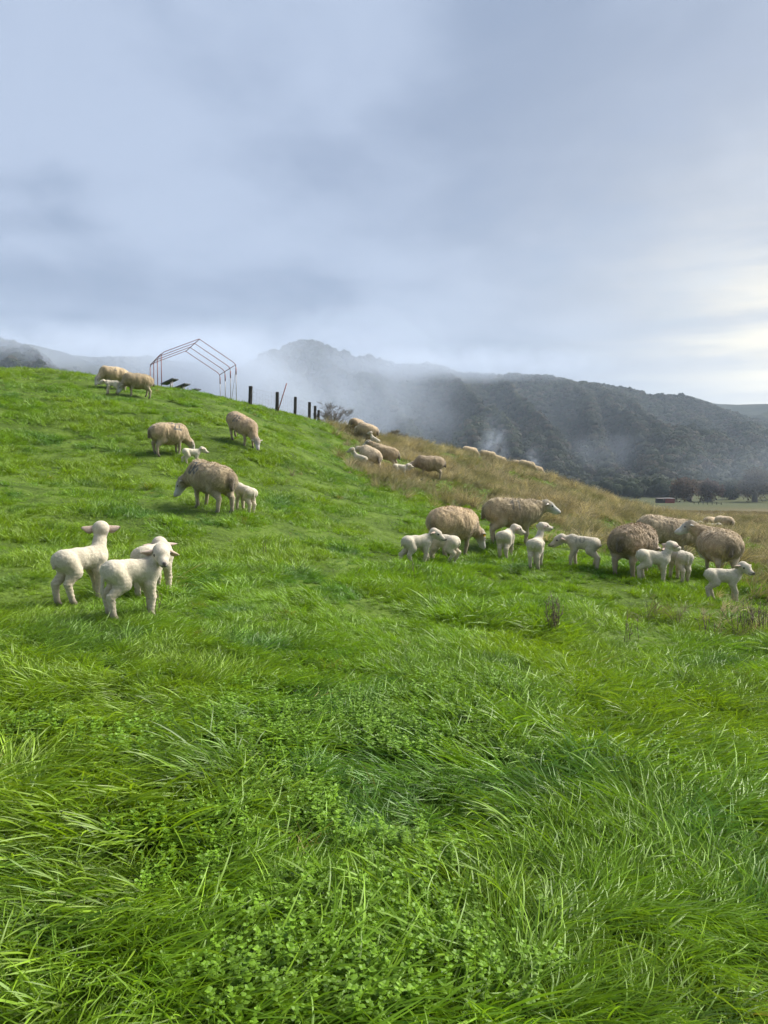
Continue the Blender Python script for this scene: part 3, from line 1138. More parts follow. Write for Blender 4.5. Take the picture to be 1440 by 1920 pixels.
def paint_number(V_, text, x0, z0, side, hgt, flip):
    """distance of every vertex to the digits brushed on the upper flank"""
    ang = np.arctan2(np.abs(V_[:, 1]), V_[:, 2] - z0)
    vv = -(ang - 0.92) * 0.25
    uu = (V_[:, 0] - x0) * flip
    best = np.full(len(V_), 9.0)
    for i, ch in enumerate(text):
        for st in DIG[ch]:
            pts = [((q[0] + i * 0.85 - 0.425 * len(text)) * hgt * 0.8, (q[1] - .5) * hgt) for q in st]
            for (ax, ay), (bx, by) in zip(pts, pts[1:]):
                dx, dy = bx - ax, by - ay
                t_ = np.clip(((uu - ax) * dx + (vv - ay) * dy) / (dx * dx + dy * dy + 1e-9), 0, 1)
                best = np.minimum(best, np.hypot(uu - ax - t_ * dx, vv - ay - t_ * dy))
    best[(V_[:, 1] * side < 0.0)] = 9
    return best


def ear_mesh(hp, s, L, W, droop, back, hs):
    vs_, fs_ = [], []
    nr, nc = 8, 8
    for i in range(nr):
        t_ = i / (nr - 1)
        wd = W * (math.sin(math.pi * (0.12 + 0.88 * t_ ** 0.8)) ** 0.75 if t_ < 1 else 0.0) + 0.004
        wd = max(wd, 0.003)
        cx = -0.005 - back * t_ * L
        cyy = s * (0.070 + L * t_ * math.cos(droop))
        cz = 0.045 - L * t_ * math.sin(droop) - 0.02 * t_ * t_
        for k in range(nc):
            a = 2 * math.pi * k / nc
            x_ = math.cos(a) * wd
            z_ = math.sin(a) * 0.009 - 0.9 * (x_ * x_) / max(W, 1e-3)
            vs_.append(hp(cx + x_ * 0.75, cyy, cz + z_ + 0.55 * x_))
    for i in range(nr - 1):
        for k in range(nc):
            a, b = i * nc + k, i * nc + (k + 1) % nc
            fs_.append((a, b, b + nc, a + nc) if s > 0 else (a, a + nc, b + nc, b))
    fs_.append(tuple((nr - 1) * nc + k for k in range(nc)))
    return np.array(vs_), fs_


wool_mat, nt, bs, out = material('wool')
va = nt.add('ShaderNodeAttribute', attribute_name='Col')
tcw = nt.add('ShaderNodeTexCoord')
nw = nt.noise(tcw.outputs['Object'], 55, 4, 0.65, 0.8)
nw2 = nt.noise(tcw.outputs['Object'], 14, 4, 0.6)
cw = nt.mix(1.0, va.outputs['Color'], nt.mix(nt.ramp(nw, 0.3, 0.7), (0.90, 0.89, 0.87, 1), (1.08, 1.08, 1.07, 1)), 'MULTIPLY')
cw = nt.mix(1.0, cw, nt.mix(nt.ramp(nw2, 0.3, 0.7), (0.92, 0.91, 0.90, 1), (1.05, 1.05, 1.05, 1)), 'MULTIPLY')
nt.l.new(cw, bs.inputs['Base Color'])
bs.inputs['Roughness'].default_value = 0.95
bs.inputs['Specular IOR Level'].default_value = 0.12
bs.inputs['Sheen Weight'].default_value = 0.25
bs.inputs['Sheen Roughness'].default_value = 0.6
bp = nt.add('ShaderNodeBump')
bp.inputs['Strength'].default_value = 0.55
bp.inputs['Distance'].default_value = 0.012
nt.l.new(nw, bp.inputs['Height'])
nt.l.new(bp.outputs[0], bs.inputs['Normal'])
eye_mat = noise_mat('eye', (0.008, 0.006, 0.005), (0.02, 0.014, 0.01), 30, 0.15, 0)
tag_mat = noise_mat('ear_tag_plastic', (0.55, 0.30, 0.03), (0.65, 0.36, 0.04), 8, 0.5, 0)


def sheep(kind, px, py, heading, label, group, P_, d=None, size=1.0, tone=1.0, vox=None, number=None, curly=1.0, seed=0, hue=None, locks=None):
    if d is None:
        q = foot(px, py)
    else:
        x_ = (px - 720) / FPX * d
        q = np.array([x_, d, float(ground_z(x_, d))])
    size *= .93 if kind == 'ewe' else (.89 if len(label) and seed > 3 else 1.0)
    hd = math.radians(heading) - math.atan2(px - 720, FPX)      # headings are noted relative to the line of sight
    ca, sa = math.cos(hd), math.sin(hd)
    L_ = 0.33 if kind == 'ewe' else 0.17
    gx = [float(ground_z(q[0] + ca * t * L_ * size, q[1] + sa * t * L_ * size)) for t in (1, -1)]
    gy = [float(ground_z(q[0] - sa * t * .13 * size, q[1] + ca * t * .13 * size)) for t in (1, -1)]
    P_ = dict(P_)
    P_['slope'] = ((gx[0] - gx[1]) / (2 * L_ * size), (gy[0] - gy[1]) / (.26 * size))
    zc_ = (gx[0] + gx[1]) / 2
    B, hp, M, hs = skeleton(kind, P_)
    dist = math.hypot(q[0], q[1])
    h = vox or ((.0075 if dist < 8 else .009 if dist < 15 else .012 if dist < 27 else .018) if kind == 'lamb' else (.013 if dist < 16 else .017 if dist < 28 else .026))
    pts = np.array([np.minimum(b[0], b[1]) - max(b[2], b[3]) * max(b[4], 1) for b in B] + [np.maximum(b[0], b[1]) + max(b[2], b[3]) * max(b[4], 1) for b in B])
    lo, hi = pts.min(0) - 3 * h, pts.max(0) + 3 * h
    nd = np.ceil((hi - lo) / h).astype(int) + 1
    Fg = np.full(nd, 0.5, np.float64)
    ax = [lo[i] + np.arange(nd[i]) * h for i in range(3)]
    for a, b, ra, rb, ys, k, tg in B:
        mg = max(ra, rb) * max(ys, 1) + k + 3 * h
        i0 = np.maximum(((np.minimum(a, b) - mg - lo) / h).astype(int), 0)
        i1 = np.minimum(((np.maximum(a, b) + mg - lo) / h).astype(int) + 2, nd)
        g = np.stack(np.meshgrid(*[ax[i][i0[i]:i1[i]] for i in range(3)], indexing='ij'), -1)
        dd = cone_sd(g, a, b, ra, rb, ys)
        sub = Fg[i0[0]:i1[0], i0[1]:i1[1], i0[2]:i1[2]]
        hh = np.clip(k - np.abs(sub - dd), 0, None)
        sub[...] = np.minimum(sub, dd) - hh * hh / (4 * k)
    V_, Q = surface_nets(Fg, lo, h)
    # which bone each vertex belongs to
    wt = np.zeros((7, len(V_)))
    for a, b, ra, rb, ys, k, tg in B:
        dd = cone_sd(V_, a, b, ra, rb, ys)
        wt[tg] = np.maximum(wt[tg], np.exp(-np.clip(dd, -0.05, 1) / (0.014 if kind == 'ewe' else .009)))
    wt /= wt.sum(0)
    # vertex normals from the faces
    fn = np.cross(V_[Q[:, 2]] - V_[Q[:, 0]], V_[Q[:, 3]] - V_[Q[:, 1]])
    if (fn * V_[Q].mean(1)).sum() < 0:
        Q = Q[:, ::-1]
        fn = -fn
    vn_ = np.zeros_like(V_)
    for j in range(4):
        np.add.at(vn_, Q[:, j], fn)
    vn_ /= np.linalg.norm(vn_, axis=1, keepdims=True) + 1e-9
    r = np.random.default_rng(1000 + seed)
    off = r.random(3) * 50
    wool = wt[FLEECE] + 0.7 * wt[TAIL] + 0.6 * wt[POLL]
    if kind == 'ewe':
        stretch = np.array([1.0, 1.0, 0.45])
        n_a = fbm3(V_ * 9 * stretch + off, 3, seed)
        n_b = fbm3(V_ * 26 * stretch + off, 2, seed + 5)
        V_ = V_ + vn_ * (wool * ((n_a - .5) * .038 + (n_b - .5) * .024 * curly) + wt[LEG] * (n_b - .5) * .012)[:, None]
        base_c = np.array(hue or (.350, .262, .152)) * tone
        cols = {FLEECE: base_c, TAIL: base_c * .72, LEG: np.array((.34, .275, .185)), HOOF: np.array((.10, .085, .07)),
                FACE: np.array((.46, .44, .41)), NOSE: np.array((.25, .20, .18)), POLL: np.array((.30, .27, .22)) * tone}
    else:
        n_a = fbm3(V_ * 22 + off, 3, seed)
        n_b = fbm3(V_ * 70 + off, 2, seed + 5)
        V_ = V_ + vn_ * (wool * ((n_a - .5) * .007 + (n_b - .5) * .0055) + wt[LEG] * ((n_b - .5) * .008 + .0013 * np.sin(V_[:, 2] * 210 + 4 * n_a)))[:, None]
        base_c = np.array(hue or (.455, .405, .305)) * tone
        cols = {FLEECE: base_c, TAIL: base_c * .9, LEG: base_c * np.array((1.0, .97, .93)), HOOF: np.array((.16, .13, .10)),
                FACE: np.array((.46, .405, .315)) * tone, NOSE: np.array((.06, .048, .045)), POLL: base_c}
    C = sum(wt[k][:, None] * cols[k][None] for k in cols)
    if kind == 'ewe':
        mud = sstep(.48, .72, fbm3(V_ * 3.2 + off, 3, seed + 9))                    # stained wool, soiled breech and belly
        C *= (1 - .24 * mud * wool)[:, None]
        breech = sstep(-.44, -.58, V_[:, 0]) * sstep(.16, .03, np.abs(V_[:, 1])) * sstep(.72, .5, V_[:, 2])
        C *= (1 - .55 * breech * (0.5 + n_b))[:, None]
        C *= (0.60 + .40 * n_a + .40 * n_b)[:, None]
        C *= np.clip(1 + r.normal(0, .012, 3) + r.normal(0, .07), .86, 1.16)[None]
    else:
        nose = wt[NOSE]
        mouth = None
        C *= (0.82 + .18 * n_a + .20 * n_b)[:, None]
        hl = ((V_ - hp(0, 0, 0)) @ M) / hs                       # lips and nostrils
        lip = sstep(.016, .006, np.abs(hl[:, 2] + .074)) * sstep(.165, .19, hl[:, 0]) * (wt[FACE] + wt[NOSE])
        C *= (1 - .72 * lip)[:, None]
    if number:
        txt, x0, side, hg, flip = number
        pd = paint_number(V_, txt, x0,   .555 if kind == 'ewe' else .37, side, hg, flip) if kind == 'ewe' else paint_number(V_ * 2.2, txt, x0, .81, side, hg, flip)
        kpt = sstep(.027, .009, pd + (n_b - .5) * .012) * (.80 if txt in ('06', '22', '21') else .55) * (.6 + .8 * n_a)
        kpt = np.clip(kpt, 0, .9)
        C = C * (1 - kpt[:, None]) + kpt[:, None] * np.array((.028, .045, .055))
    nb0 = len(V_)
    faces = [Q]
    allV = [V_]
    allC = [C]
    efaces = []
    cnt_ = nb0
    ep = P_.get('ears', (0.15, 0.25))
    for s in (1, -1):
        L2, W2 = (.115, .036) if kind == 'ewe' else (.155, .050)
        ev, ef = ear_mesh(hp, s, L2, W2, ep[0] if s > 0 else (ep[2] if len(ep) > 2 else ep[0]), ep[1], hs)
        allV.append(ev)
        cc = np.tile(np.array((.50, .44, .38) if kind == 'ewe' else (.44, .33, .26)), (len(ev), 1))
        allC.append(cc)
        efaces += [tuple(i + cnt_ for i in f_) for f_ in ef]
        cnt_ += len(ev)
    VV, CC = np.vstack(allV), np.vstack(allC)
    me = new_mesh(kind, VV, [tuple(x) for x in Q.tolist()] + efaces)
    set_color(me, np.clip(CC, 0, 1))
    me.materials.append(wool_mat)
    o = obj(kind, me)
    o.location = (q[0], q[1], zc_)
    o.rotation_euler = (0, 0, hd)
    o.scale = (size * (.94 if kind == 'ewe' else 1.0), size, size)
    tag(o, label, kind, group)
    # eyes
    if dist < 30:
        ev, ef = ico(2, 1, 0, 1)
        for s in (1, -1):
            k = (.0155 if kind == 'ewe' else .0142)
            cpos = hp(.088, s * (.073 if kind == 'ewe' else .079), .014)
            e_ = obj('eye', new_mesh('eye', ev * k + cpos, ef), eye_mat, o)
    if P_.get('ear_tag'):
        mb_ = MB()
        cpos = hp(.0, P_['ear_tag'] * .13, .0)
        mb_.box(cpos, (.05, .012, .045))
        mb_.build('ear_tag', tag_mat, o)
    # loose locks of wool standing off the surface
    nl = locks if locks is not None else ((12000 if dist < 16 else 5000 if dist < 28 else 0) if kind == 'ewe' else 0)
    if nl:
        pw = (wool + (0.55 * wt[LEG] if kind == 'lamb' else .25 * wt[LEG])) 
        pw = pw * np.linalg.norm(vn_, axis=1)
        ii = r.choice(nb0, nl, p=pw / pw.sum())
        nrm = vn_[ii]
        down = np.array([0, 0, -1.0]) - nrm * (-nrm[:, 2:3])
        if kind == 'ewe':
            ln, wd = (.014 + .014 * r.random((nl, 1))) * (0.6 + .4 * curly), .005
            dr = nrm * .22 + down * .9 + r.normal(size=(nl, 3)) * .28
        else:
            ln, wd = .005 + .008 * r.random((nl, 1)), .0028
            dr = nrm * .75 + down * .45 + r.normal(size=(nl, 3)) * .5
        dr /= np.linalg.norm(dr, axis=1, keepdims=True)
        sd = np.cross(dr, nrm + .3 * r.normal(size=(nl, 3)))
        sd /= np.linalg.norm(sd, axis=1, keepdims=True) + 1e-9
        p0 = V_[ii] - nrm * .004
        p1 = p0 + dr * ln * .55 + nrm * ln * .12
        p2 = p0 + dr * ln - nrm * ln * .10
        lv = np.stack([p0 - sd * wd, p0 + sd * wd, p1 + sd * wd * .8, p1 - sd * wd * .8, p2], 1).reshape(-1, 3)
        b_ = np.arange(nl) * 5
        lf = [(i, i + 1, i + 2, i + 3) for i in b_] + [(i + 3, i + 2, i + 4) for i in b_]
        ml = new_mesh('fleece', lv, lf)
        lc = C[ii] * (1.0 + .32 * r.random((nl, 1)))
        set_color(ml, np.clip(np.repeat(lc, 5, 0), 0, 1))
        ml.materials.append(wool_mat)
        fl = obj('fleece', ml, None, o)
        fl['kind'] = 'stuff'
    return o


GRAZE = dict(head=(.74, 0, .30), pitch=-58)
def graze(dy=0.0, yaw=0, low=.30, **k):
    return dict(head=(.63, dy, low), pitch=-54, yaw=yaw, **k)


GE, GL = 'ewes grazing over the hillside', 'lambs on the hillside'
# the three lambs at the left
sheep('lamb', 152, 1122, 33, 'lamb at far left seen from behind with head raised and ears out', GL,
      dict(head=(.24, .05, .535), yaw=52, pitch=8, legs=(.02, -.03, -.03, .04), ears=(-.02, .1), tail=.09), d=6.4, size=1.05, seed=1)
sheep('lamb', 248, 1140, 24, 'lamb at left with its face turned to the camera and a long tail', GL,
      dict(head=(.235, -.055, .455), yaw=-110, pitch=-12, roll=5, legs=(.02, -.02, -.01, -.02), ears=(.60, .15, .02), tail=.20), d=5.95, size=1.03, seed=2, tone=1.08)
sheep('lamb', 288, 1108, 62, 'lamb mostly hidden behind the lamb facing the camera', GL,
      dict(head=(.27, .08, .37), yaw=40, pitch=-45, legs=(0, .02, -.02, .02), ears=(.3, .3)), d=6.8, size=1.07, seed=3, tone=1.02)
# ewe with lamb in the middle left
sheep('ewe', 396, 955, 128, 'large ewe grazing with a white face at left and dark 06 painted on her back', GE,
      dict(head=(.62, .15, .36), pitch=-46, yaw=40, legs=(-.02, .05, .02, -.03), ears=(.2, .3)), d=12.0, size=1.03, number=('06', .14, 1, .19, -1), seed=4, tone=.95)
sheep('lamb', 459, 948, 128, 'white lamb standing at the tail of the grazing ewe painted 06', GL,
      dict(head=(.30, 0, .36), yaw=0, pitch=-10, legs=(.02, -.02, .0, .03), tail=.14), d=12.5, size=1.12, seed=5, tone=1.08)
# two ewes higher up
sheep('ewe', 318, 846, 28, 'ewe painted 22 grazing beside a small white lamb high on the slope', GE,
      dict(graze(-.05, -15), legs=(.03, -.02, .02, -.02), fat=1.08), d=17.6, number=('22', .12, -1, .19, 1), seed=6, tone=1.05)
sheep('lamb', 361, 853, 12, 'small white lamb walking right beside the ewe painted 22', GL,
      dict(head=(.30, -.02, .42), yaw=-10, pitch=-14, legs=(.06, -.05, -.06, .05), ears=(.1, .2)), d=17.0, size=.98, seed=7, tone=1.12)
sheep('ewe', 456, 819, -46, 'ewe painted 21 grazing head down towards the camera below the fence', GE,
      dict(graze(-.03, -25, .34), legs=(.05, -.06, -.10, .06)), d=19.6, size=1.0, number=('21', .02, -1, .19, 1), seed=8)
# pair below the shelter frame
sheep('ewe', 219, 738, 196, 'tan ewe standing behind a lamb below the shelter frame', GE, dict(graze(.05, 20), legs=(.03, -.02, .03, -.03), fat=1.08), d=26.4, size=1.06, number=('2', .02, 1, .18, -1), seed=9, tone=1.12)
sheep('ewe', 263, 742, 192, 'greyish ewe grazing nearest to the legs of the shelter frame', GE, dict(graze(0, 10), legs=(.02, -.03, -.02, .04), fat=1.05), d=25.2, size=1.03, seed=10, tone=.82)
sheep('lamb', 214, 740, 176, 'white lamb in front of the tan ewe below the shelter frame', GL, dict(head=(.31, 0, .37), yaw=0, pitch=-15, legs=(.02, -.02, -.03, .03)), d=24.9, size=1.1, seed=11, tone=1.12)
# group on the crest, centre
sheep('ewe', 670, 818, 62, 'ewe on the crest seen from behind, leftmost of the far centre pair', GE, dict(graze(0, 0, .4), fat=1.0), d=33.5, size=1.02, seed=12, tone=1.0)
sheep('ewe', 690, 826, 148, 'ewe with its rump turned right, in front of the leftmost crest ewe', GE, dict(graze(0, 0, .4), fat=1.05), d=31.5, size=1.02, seed=13, tone=1.1)
sheep('lamb', 703, 836, 168, 'pale lamb lying low beside the far centre pair of ewes', GL, dict(head=(.22, .0, .50), yaw=0, pitch=0), d=30.2, size=1.0, seed=14, tone=1.0)
sheep('ewe', 695, 888, 122, 'pale ewe seen from behind in the dry grass beside a resting lamb', GE, dict(head=(.66, .16, .56), pitch=-25, yaw=55, fat=1.03), d=24.6, size=1.02, seed=15, tone=1.12, hue=(.37, .295, .19))
sheep('ewe', 723, 880, 162, 'ewe with lifted head standing behind the pale ewe in dry grass', GE, dict(head=(.70, .03, .74), pitch=-15, yaw=10), d=26.3, size=1.03, seed=16, tone=1.05)
sheep('lamb', 675, 889, 158, 'grey white lamb lying in dry grass left of the pale ewe', GL, dict(head=(.28, .03, .50), yaw=10, pitch=-10), d=23.8, size=1.15, seed=17, tone=.92)
sheep('ewe', 806, 895, 178, 'brown ewe with its head low by a lamb in the dry grass', GE, dict(head=(.68, .04, .46), pitch=-35, yaw=10, fat=1.05), d=25.0, size=1.04, seed=18, tone=.88)
sheep('lamb', 751, 892, 6, 'white lamb nose to nose with the brown ewe in dry grass', GL, dict(head=(.30, 0, .42), yaw=0, pitch=-5), d=24.5, size=1.12, seed=19, tone=1.1, number=('2', 0, -1, .20, 1))
# backs showing over the far skyline
for i, (px, d_, hd_, lab, sz) in enumerate([
    (881, 43.4, 20, 'leftmost pale sheep back just showing over the far crest', .95),
    (914, 44.4, 10, 'pale ewe back on the far crest, left of the small wisp', 1.05),
    (935, 44.9, 15, 'smaller pale ewe back touching the one on its left on the far crest', .95),
    (973, 44.9, 15, 'pale ewe at the left of the right hand trio on the far crest', 1.0),
    (988, 44.4, 12, 'middle ewe of the right hand trio on the far crest', 1.02),
    (1004, 45.0, 0, 'lowest ewe at the right end of the trio on the far crest', .95)]):
    sheep('ewe', px, 0, hd_, lab, GE, dict(graze(0, 0, .4)), d=d_, size=sz, seed=20 + i, tone=1.15)
# ewes and lambs in the middle right
sheep('ewe', 850, 1042, 50, 'broad tan ewe grazing away from two suckling lambs, orange tag in her ear', GE,
      dict(graze(-.10, -12, .36), fat=1.14, legs=(.02, -.06, .02, -.02), ear_tag=-1), d=12.3, size=1.06, seed=27, tone=1.06, hue=(.36, .262, .145))
sheep('lamb', 784, 1062, 24, 'lamb walking right with its head against another lamb below the tan ewe', GL,
      dict(head=(.29, -.03, .435), yaw=-35, pitch=-18, legs=(.07, -.06, -.08, .06), tail=.10), d=10.75, size=1.12, seed=28, tone=.98)
sheep('lamb', 830, 1060, 158, 'crouching lamb with bent hind legs under the tan ewe', GL,
      dict(head=(.30, -.02, .30), yaw=0, pitch=-5, legs=(0, .03, .07, .02), crouch=(.02, .07)), d=11.1, size=1.22, seed=29, tone=1.02)
sheep('ewe', 962, 1012, 14, 'ewe walking right with lifted white face and dark smudges on her back', GE,
      dict(head=(.65, -.02, .70), pitch=-14, yaw=-8, legs=(.04, -.04, .05, -.05), ears=(.1, .3)), d=13.3, size=1.09, number=('11', .02, -1, .17, 1), seed=30, tone=.92)
sheep('lamb', 950, 1027, 76, 'lamb seen from behind at the flank of the ewe with lifted face', GL,
      dict(head=(.25, -.09, .42), yaw=-50, pitch=-10, legs=(.03, 0, .02, -.02), ears=(.05, .1), tail=.07), d=12.2, size=1.20, seed=31)
sheep('lamb', 1007, 1061, 80, 'lamb seen from behind alone in front, head raised to the right', GL,
      dict(head=(.25, -.05, .55), yaw=-48, pitch=5, legs=(.04, 0, -.01, .02), ears=(0, .1), tail=.08), d=10.8, size=1.08, seed=32)
sheep('lamb', 1094, 1060, 170, 'lamb facing left with lowered head and a dark mark on its side', GL,
      dict(head=(.34, .03, .335), yaw=18, pitch=-18, legs=(.03, -.03, -.04, .02), ears=(.3, .4)), d=11.0, size=1.18, seed=33, tone=.86, number=('10', .05, 1, .26, -1))
sheep('ewe', 1190, 1084, 68, 'dark brown curly ewe seen from behind, left of the right hand group', GE,
      dict(graze(-.08, -25, .38), fat=1.06, legs=(.02, -.02, -.03, .03)), d=10.9, size=1.02, seed=34, tone=.86, curly=1.6, hue=(.32, .23, .138))
sheep('ewe', 1252, 1052, 17, 'pale tan ewe behind the curly one, her head hidden by the white face', GE,
      dict(graze(0, -8, .40), fat=1.0), d=12.9, size=1.02, seed=35, tone=1.0, hue=(.38, .30, .19))
sheep('ewe', 1352, 1092, 108, 'ewe with rump to the camera turning her white face left', GE,
      dict(head=(.48, .36, .80), pitch=-14, yaw=78, fat=1.10, ears=(.25, .5)), d=11.3, size=.97, seed=36, tone=.86)
sheep('lamb', 1230, 1084, 18, 'lamb with raised head and spread ears in front of the curly ewe', GL,
      dict(head=(.265, .02, .515), yaw=28, pitch=0, legs=(.02, -.03, .05, -.05), ears=(.02, .1), tail=.08), d=10.2, size=1.10, seed=37)
sheep('lamb', 1277, 1085, 118, 'lamb seen from behind squeezed in below the white faced ewe', GL,
      dict(head=(.28, .05, .38), yaw=20, pitch=-20, legs=(.03, 0, -.03, .04), tail=.12), d=10.6, size=1.10, seed=38, tone=.95)
sheep('lamb', 1362, 1112, 8, 'lamb at far right with its face turned towards the camera', GL,
      dict(head=(.27, -.035, .455), yaw=-52, pitch=-10, legs=(.0, .03, .05, -.02), ears=(.0, .1), tail=.06), d=9.6, size=1.06, seed=39, tone=.98)
# far right, down the slope
sheep('ewe', 1335, 0, 70, 'far ewe seen from behind in the dry field at right', GE, dict(graze(0, 0, .36)), d=31.5, size=1.0, seed=40, tone=1.0)
sheep('ewe', 1359, 0, 125, 'far brown ewe side on in the dry field at right', GE, dict(graze(0, 0, .36)), d=30.0, size=1.0, seed=41, tone=.95)
sheep('lamb', 1338, 0, 10, 'far white lamb between the two ewes in the dry field', GL, dict(head=(.3, 0, .4), pitch=-10), d=29.6, size=1.0, seed=42, tone=1.1)
sheep('lamb', 1304, 0, 10, 'far white lamb on its own left of the two ewes in the dry field', GL, dict(head=(.3, 0, .4), pitch=-10), d=31.0, size=1.0, seed=43, tone=1.1)


# ------------------------------------------------------------------ grass
def tuft(seed, n, root_r, L, lean, curl, width, spread, seg=5, drops=0, name='blade', jit=0.5, zcap=None):
    """n blades from one root, drooping mostly towards +X"""
    r = np.random.default_rng(seed)
    a = r.normal(0, spread, n)
    ln = r.uniform(L[0], L[1], n)
    th0 = np.abs(r.normal(lean[0], lean[1], n))
    cu = r.uniform(curl[0], curl[1], n)
    wd = r.uniform(width[0], width[1], n)
    rr_ = root_r * np.sqrt(r.random(n))
    ra_ = r.uniform(0, 6.283, n)
    base = np.stack([rr_ * np.cos(ra_), rr_ * np.sin(ra_), np.full(n, -0.01)], -1)
    Vs = []
    pos_ = base.copy()
    turn = r.normal(0, jit, n)
    tw0 = r.normal(0, 0.5, n)
    pts = []
    for i in range(seg + 1):
        s_ = i / seg
        th = np.minimum(th0 + cu * s_ ** 1.25, 1.95)
        az_ = a + turn * s_
        h_ = np.stack([np.cos(az_), np.sin(az_), 0 * az_], -1)
        side = np.stack([-np.sin(az_), np.cos(az_), 0 * az_], -1)
        tang = h_ * np.sin(th)[:, None] + np.array([0, 0, 1.0]) * np.cos(th)[:, None]
        up_ = np.cross(tang, side)
        tw = tw0 + 0.6 * s_ * np.sign(tw0)
        sd = side * np.cos(tw)[:, None] + up_ * np.sin(tw)[:, None]
        w_ = wd * (0.75 + 0.5 * s_) * (1 - s_ ** 2.2) ** 0.8 if i < seg else wd * 0.03
        if i:
            pos_ = pos_ + tang * (ln / seg)[:, None]
            pos_[:, 2] = np.maximum(pos_[:, 2], 0.004)
        pts.append(pos_.copy())
        Vs.append(pos_ - sd * w_[:, None] * .5)
        Vs.append(pos_ + sd * w_[:, None] * .5)
    VV = np.stack(Vs, 1).reshape(-1, 3)                    # n, 2(seg+1)
    k = 2 * (seg + 1)
    b_ = (np.arange(n) * k)[:, None]
    F_ = np.concatenate([np.concatenate([b_ + 2 * i, b_ + 2 * i + 1, b_ + 2 * i + 3, b_ + 2 * i + 2], 1) for i in range(seg)], 0)
    C_ = np.zeros((n, seg + 1, 2, 3))
    C_[..., 0] = r.random(n)[:, None, None]
    C_[..., 1] = (np.arange(seg + 1) / seg)[None, :, None]
    old = (r.random(n) < 0.10) * r.random(n)
    C_[..., 2] = old[:, None, None] * 1.0 + (r.random(n) < .25)[:, None, None] * (np.arange(seg + 1) / seg)[None, :, None] ** 4 * .5
    C_ = C_.reshape(-1, 3)
    faces = [tuple(x) for x in F_.tolist()]
    nmain = len(faces)
    if drops:
        iv, if_ = ico(1, 0, 0, 1)
        for q in range(drops):
            bi, si = r.integers(0, n), r.integers(2, seg + 1)
            c_ = pts[si][bi] + np.array([0, 0, .002]) + r.normal(size=3) * .002
            faces += [tuple(int(z) + len(VV) for z in f_) for f_ in if_]
            VV = np.vstack([VV, iv * r.uniform(.0010, .0021) + c_])
            C_ = np.vstack([C_, np.zeros((len(iv), 3))])
    me = new_mesh(name, VV, faces)
    if drops:
        me.polygons.foreach_set('material_index', np.array([0] * nmain + [1] * (len(faces) - nmain), np.int32))
    set_color(me, np.clip(C_, 0, 1))
    return me


def weed(seed, stems=7, h=(.05, .13), leaf=(.012, .020)):
    """chickweed: upright stems with opposite oval leaves"""
    r = np.random.default_rng(seed)
    VV, FF, CC = [], [], []
    for s_ in range(stems):
        a = r.uniform(0, 6.283)
        p0 = np.array([.05 * r.random() * math.cos(a), .05 * r.random() * math.sin(a), 0])
        d = np.array([math.cos(a) * .45 * r.random(), math.sin(a) * .45 * r.random(), 1.0])
        d /= np.linalg.norm(d)
        H_ = r.uniform(*h)
        nn_ = r.integers(4, 7)
        rv = r.random()
        w_ = .0011
        b = len(VV)
        e1 = p0 + d * H_
        VV += [p0 + (w_, 0, 0), p0 - (w_, 0, 0), e1 - (w_, 0, 0), e1 + (w_, 0, 0)]
        FF.append((b, b + 1, b + 2, b + 3))
        CC += [(rv, 0, 0.2)] * 4
        rot = r.uniform(0, 3.14)
        for k in range(nn_):
            f_ = (k + 1.5) / (nn_ + .5)
            c_ = p0 + d * H_ * min(f_, 1.0)
            sz = r.uniform(*leaf) * (1.25 - .55 * f_)
            ang0 = rot + k * 1.57
            for s2 in ((0, 3.14159) if k < nn_ - 1 else (0, 1.57, 3.14, 4.71)):
                ang = ang0 + s2 + r.normal(0, .2)
                el_ = r.uniform(.1, .75) if k < nn_ - 1 else r.uniform(.5, 1.1)
                u1 = np.array([math.cos(ang) * math.cos(el_), math.sin(ang) * math.cos(el_), math.sin(el_)])
                sd = np.array([-math.sin(ang), math.cos(ang), 0])
                nr_ = np.cross(u1, sd)
                b = len(VV)
                prof = [(0, .05), (.28, .40), (.55, .42), (.9, .20), (1.25, 0.0)]
                for t_, hw in prof:
                    mid_ = c_ + u1 * t_ * sz - np.array([0, 0, .25]) * (t_ ** 2) * sz
                    VV += [mid_ - sd * hw * sz + nr_ * hw * sz * -.22, mid_, mid_ + sd * hw * sz + nr_ * hw * sz * -.22]
                    q = (rv * .5 + .5 * r.random(), t_, 0)
                    CC += [q, q, q]
                for i in range(4):
                    FF.append((b + 3 * i, b + 3 * i + 1, b + 3 * i + 4, b + 3 * i + 3))
                    FF.append((b + 3 * i + 1, b + 3 * i + 2, b + 3 * i + 5, b + 3 * i + 4))
    me = new_mesh('weed_kind', np.array(VV), FF)
    set_color(me, np.clip(np.array(CC), 0, 1))
    return me


grass_mat = leafy_material('grass_blade', 0.46, 0.34, 0.34, 0.22)
weed_mat = leafy_material('chickweed_leaf', 0.5, 0.30, 0.28, 0.1)
dry_mat = leafy_material('dry_blade', 0.7, 0.25, 0.15, 0.2)
drop_mat, nt, bs, out = material('dew')
bs.inputs['Base Color'].default_value = (1, 1, 1, 1)
bs.inputs['Roughness'].default_value = 0.03
bs.inputs['Transmission Weight'].default_value = 0.85
bs.inputs['IOR'].default_value = 1.33

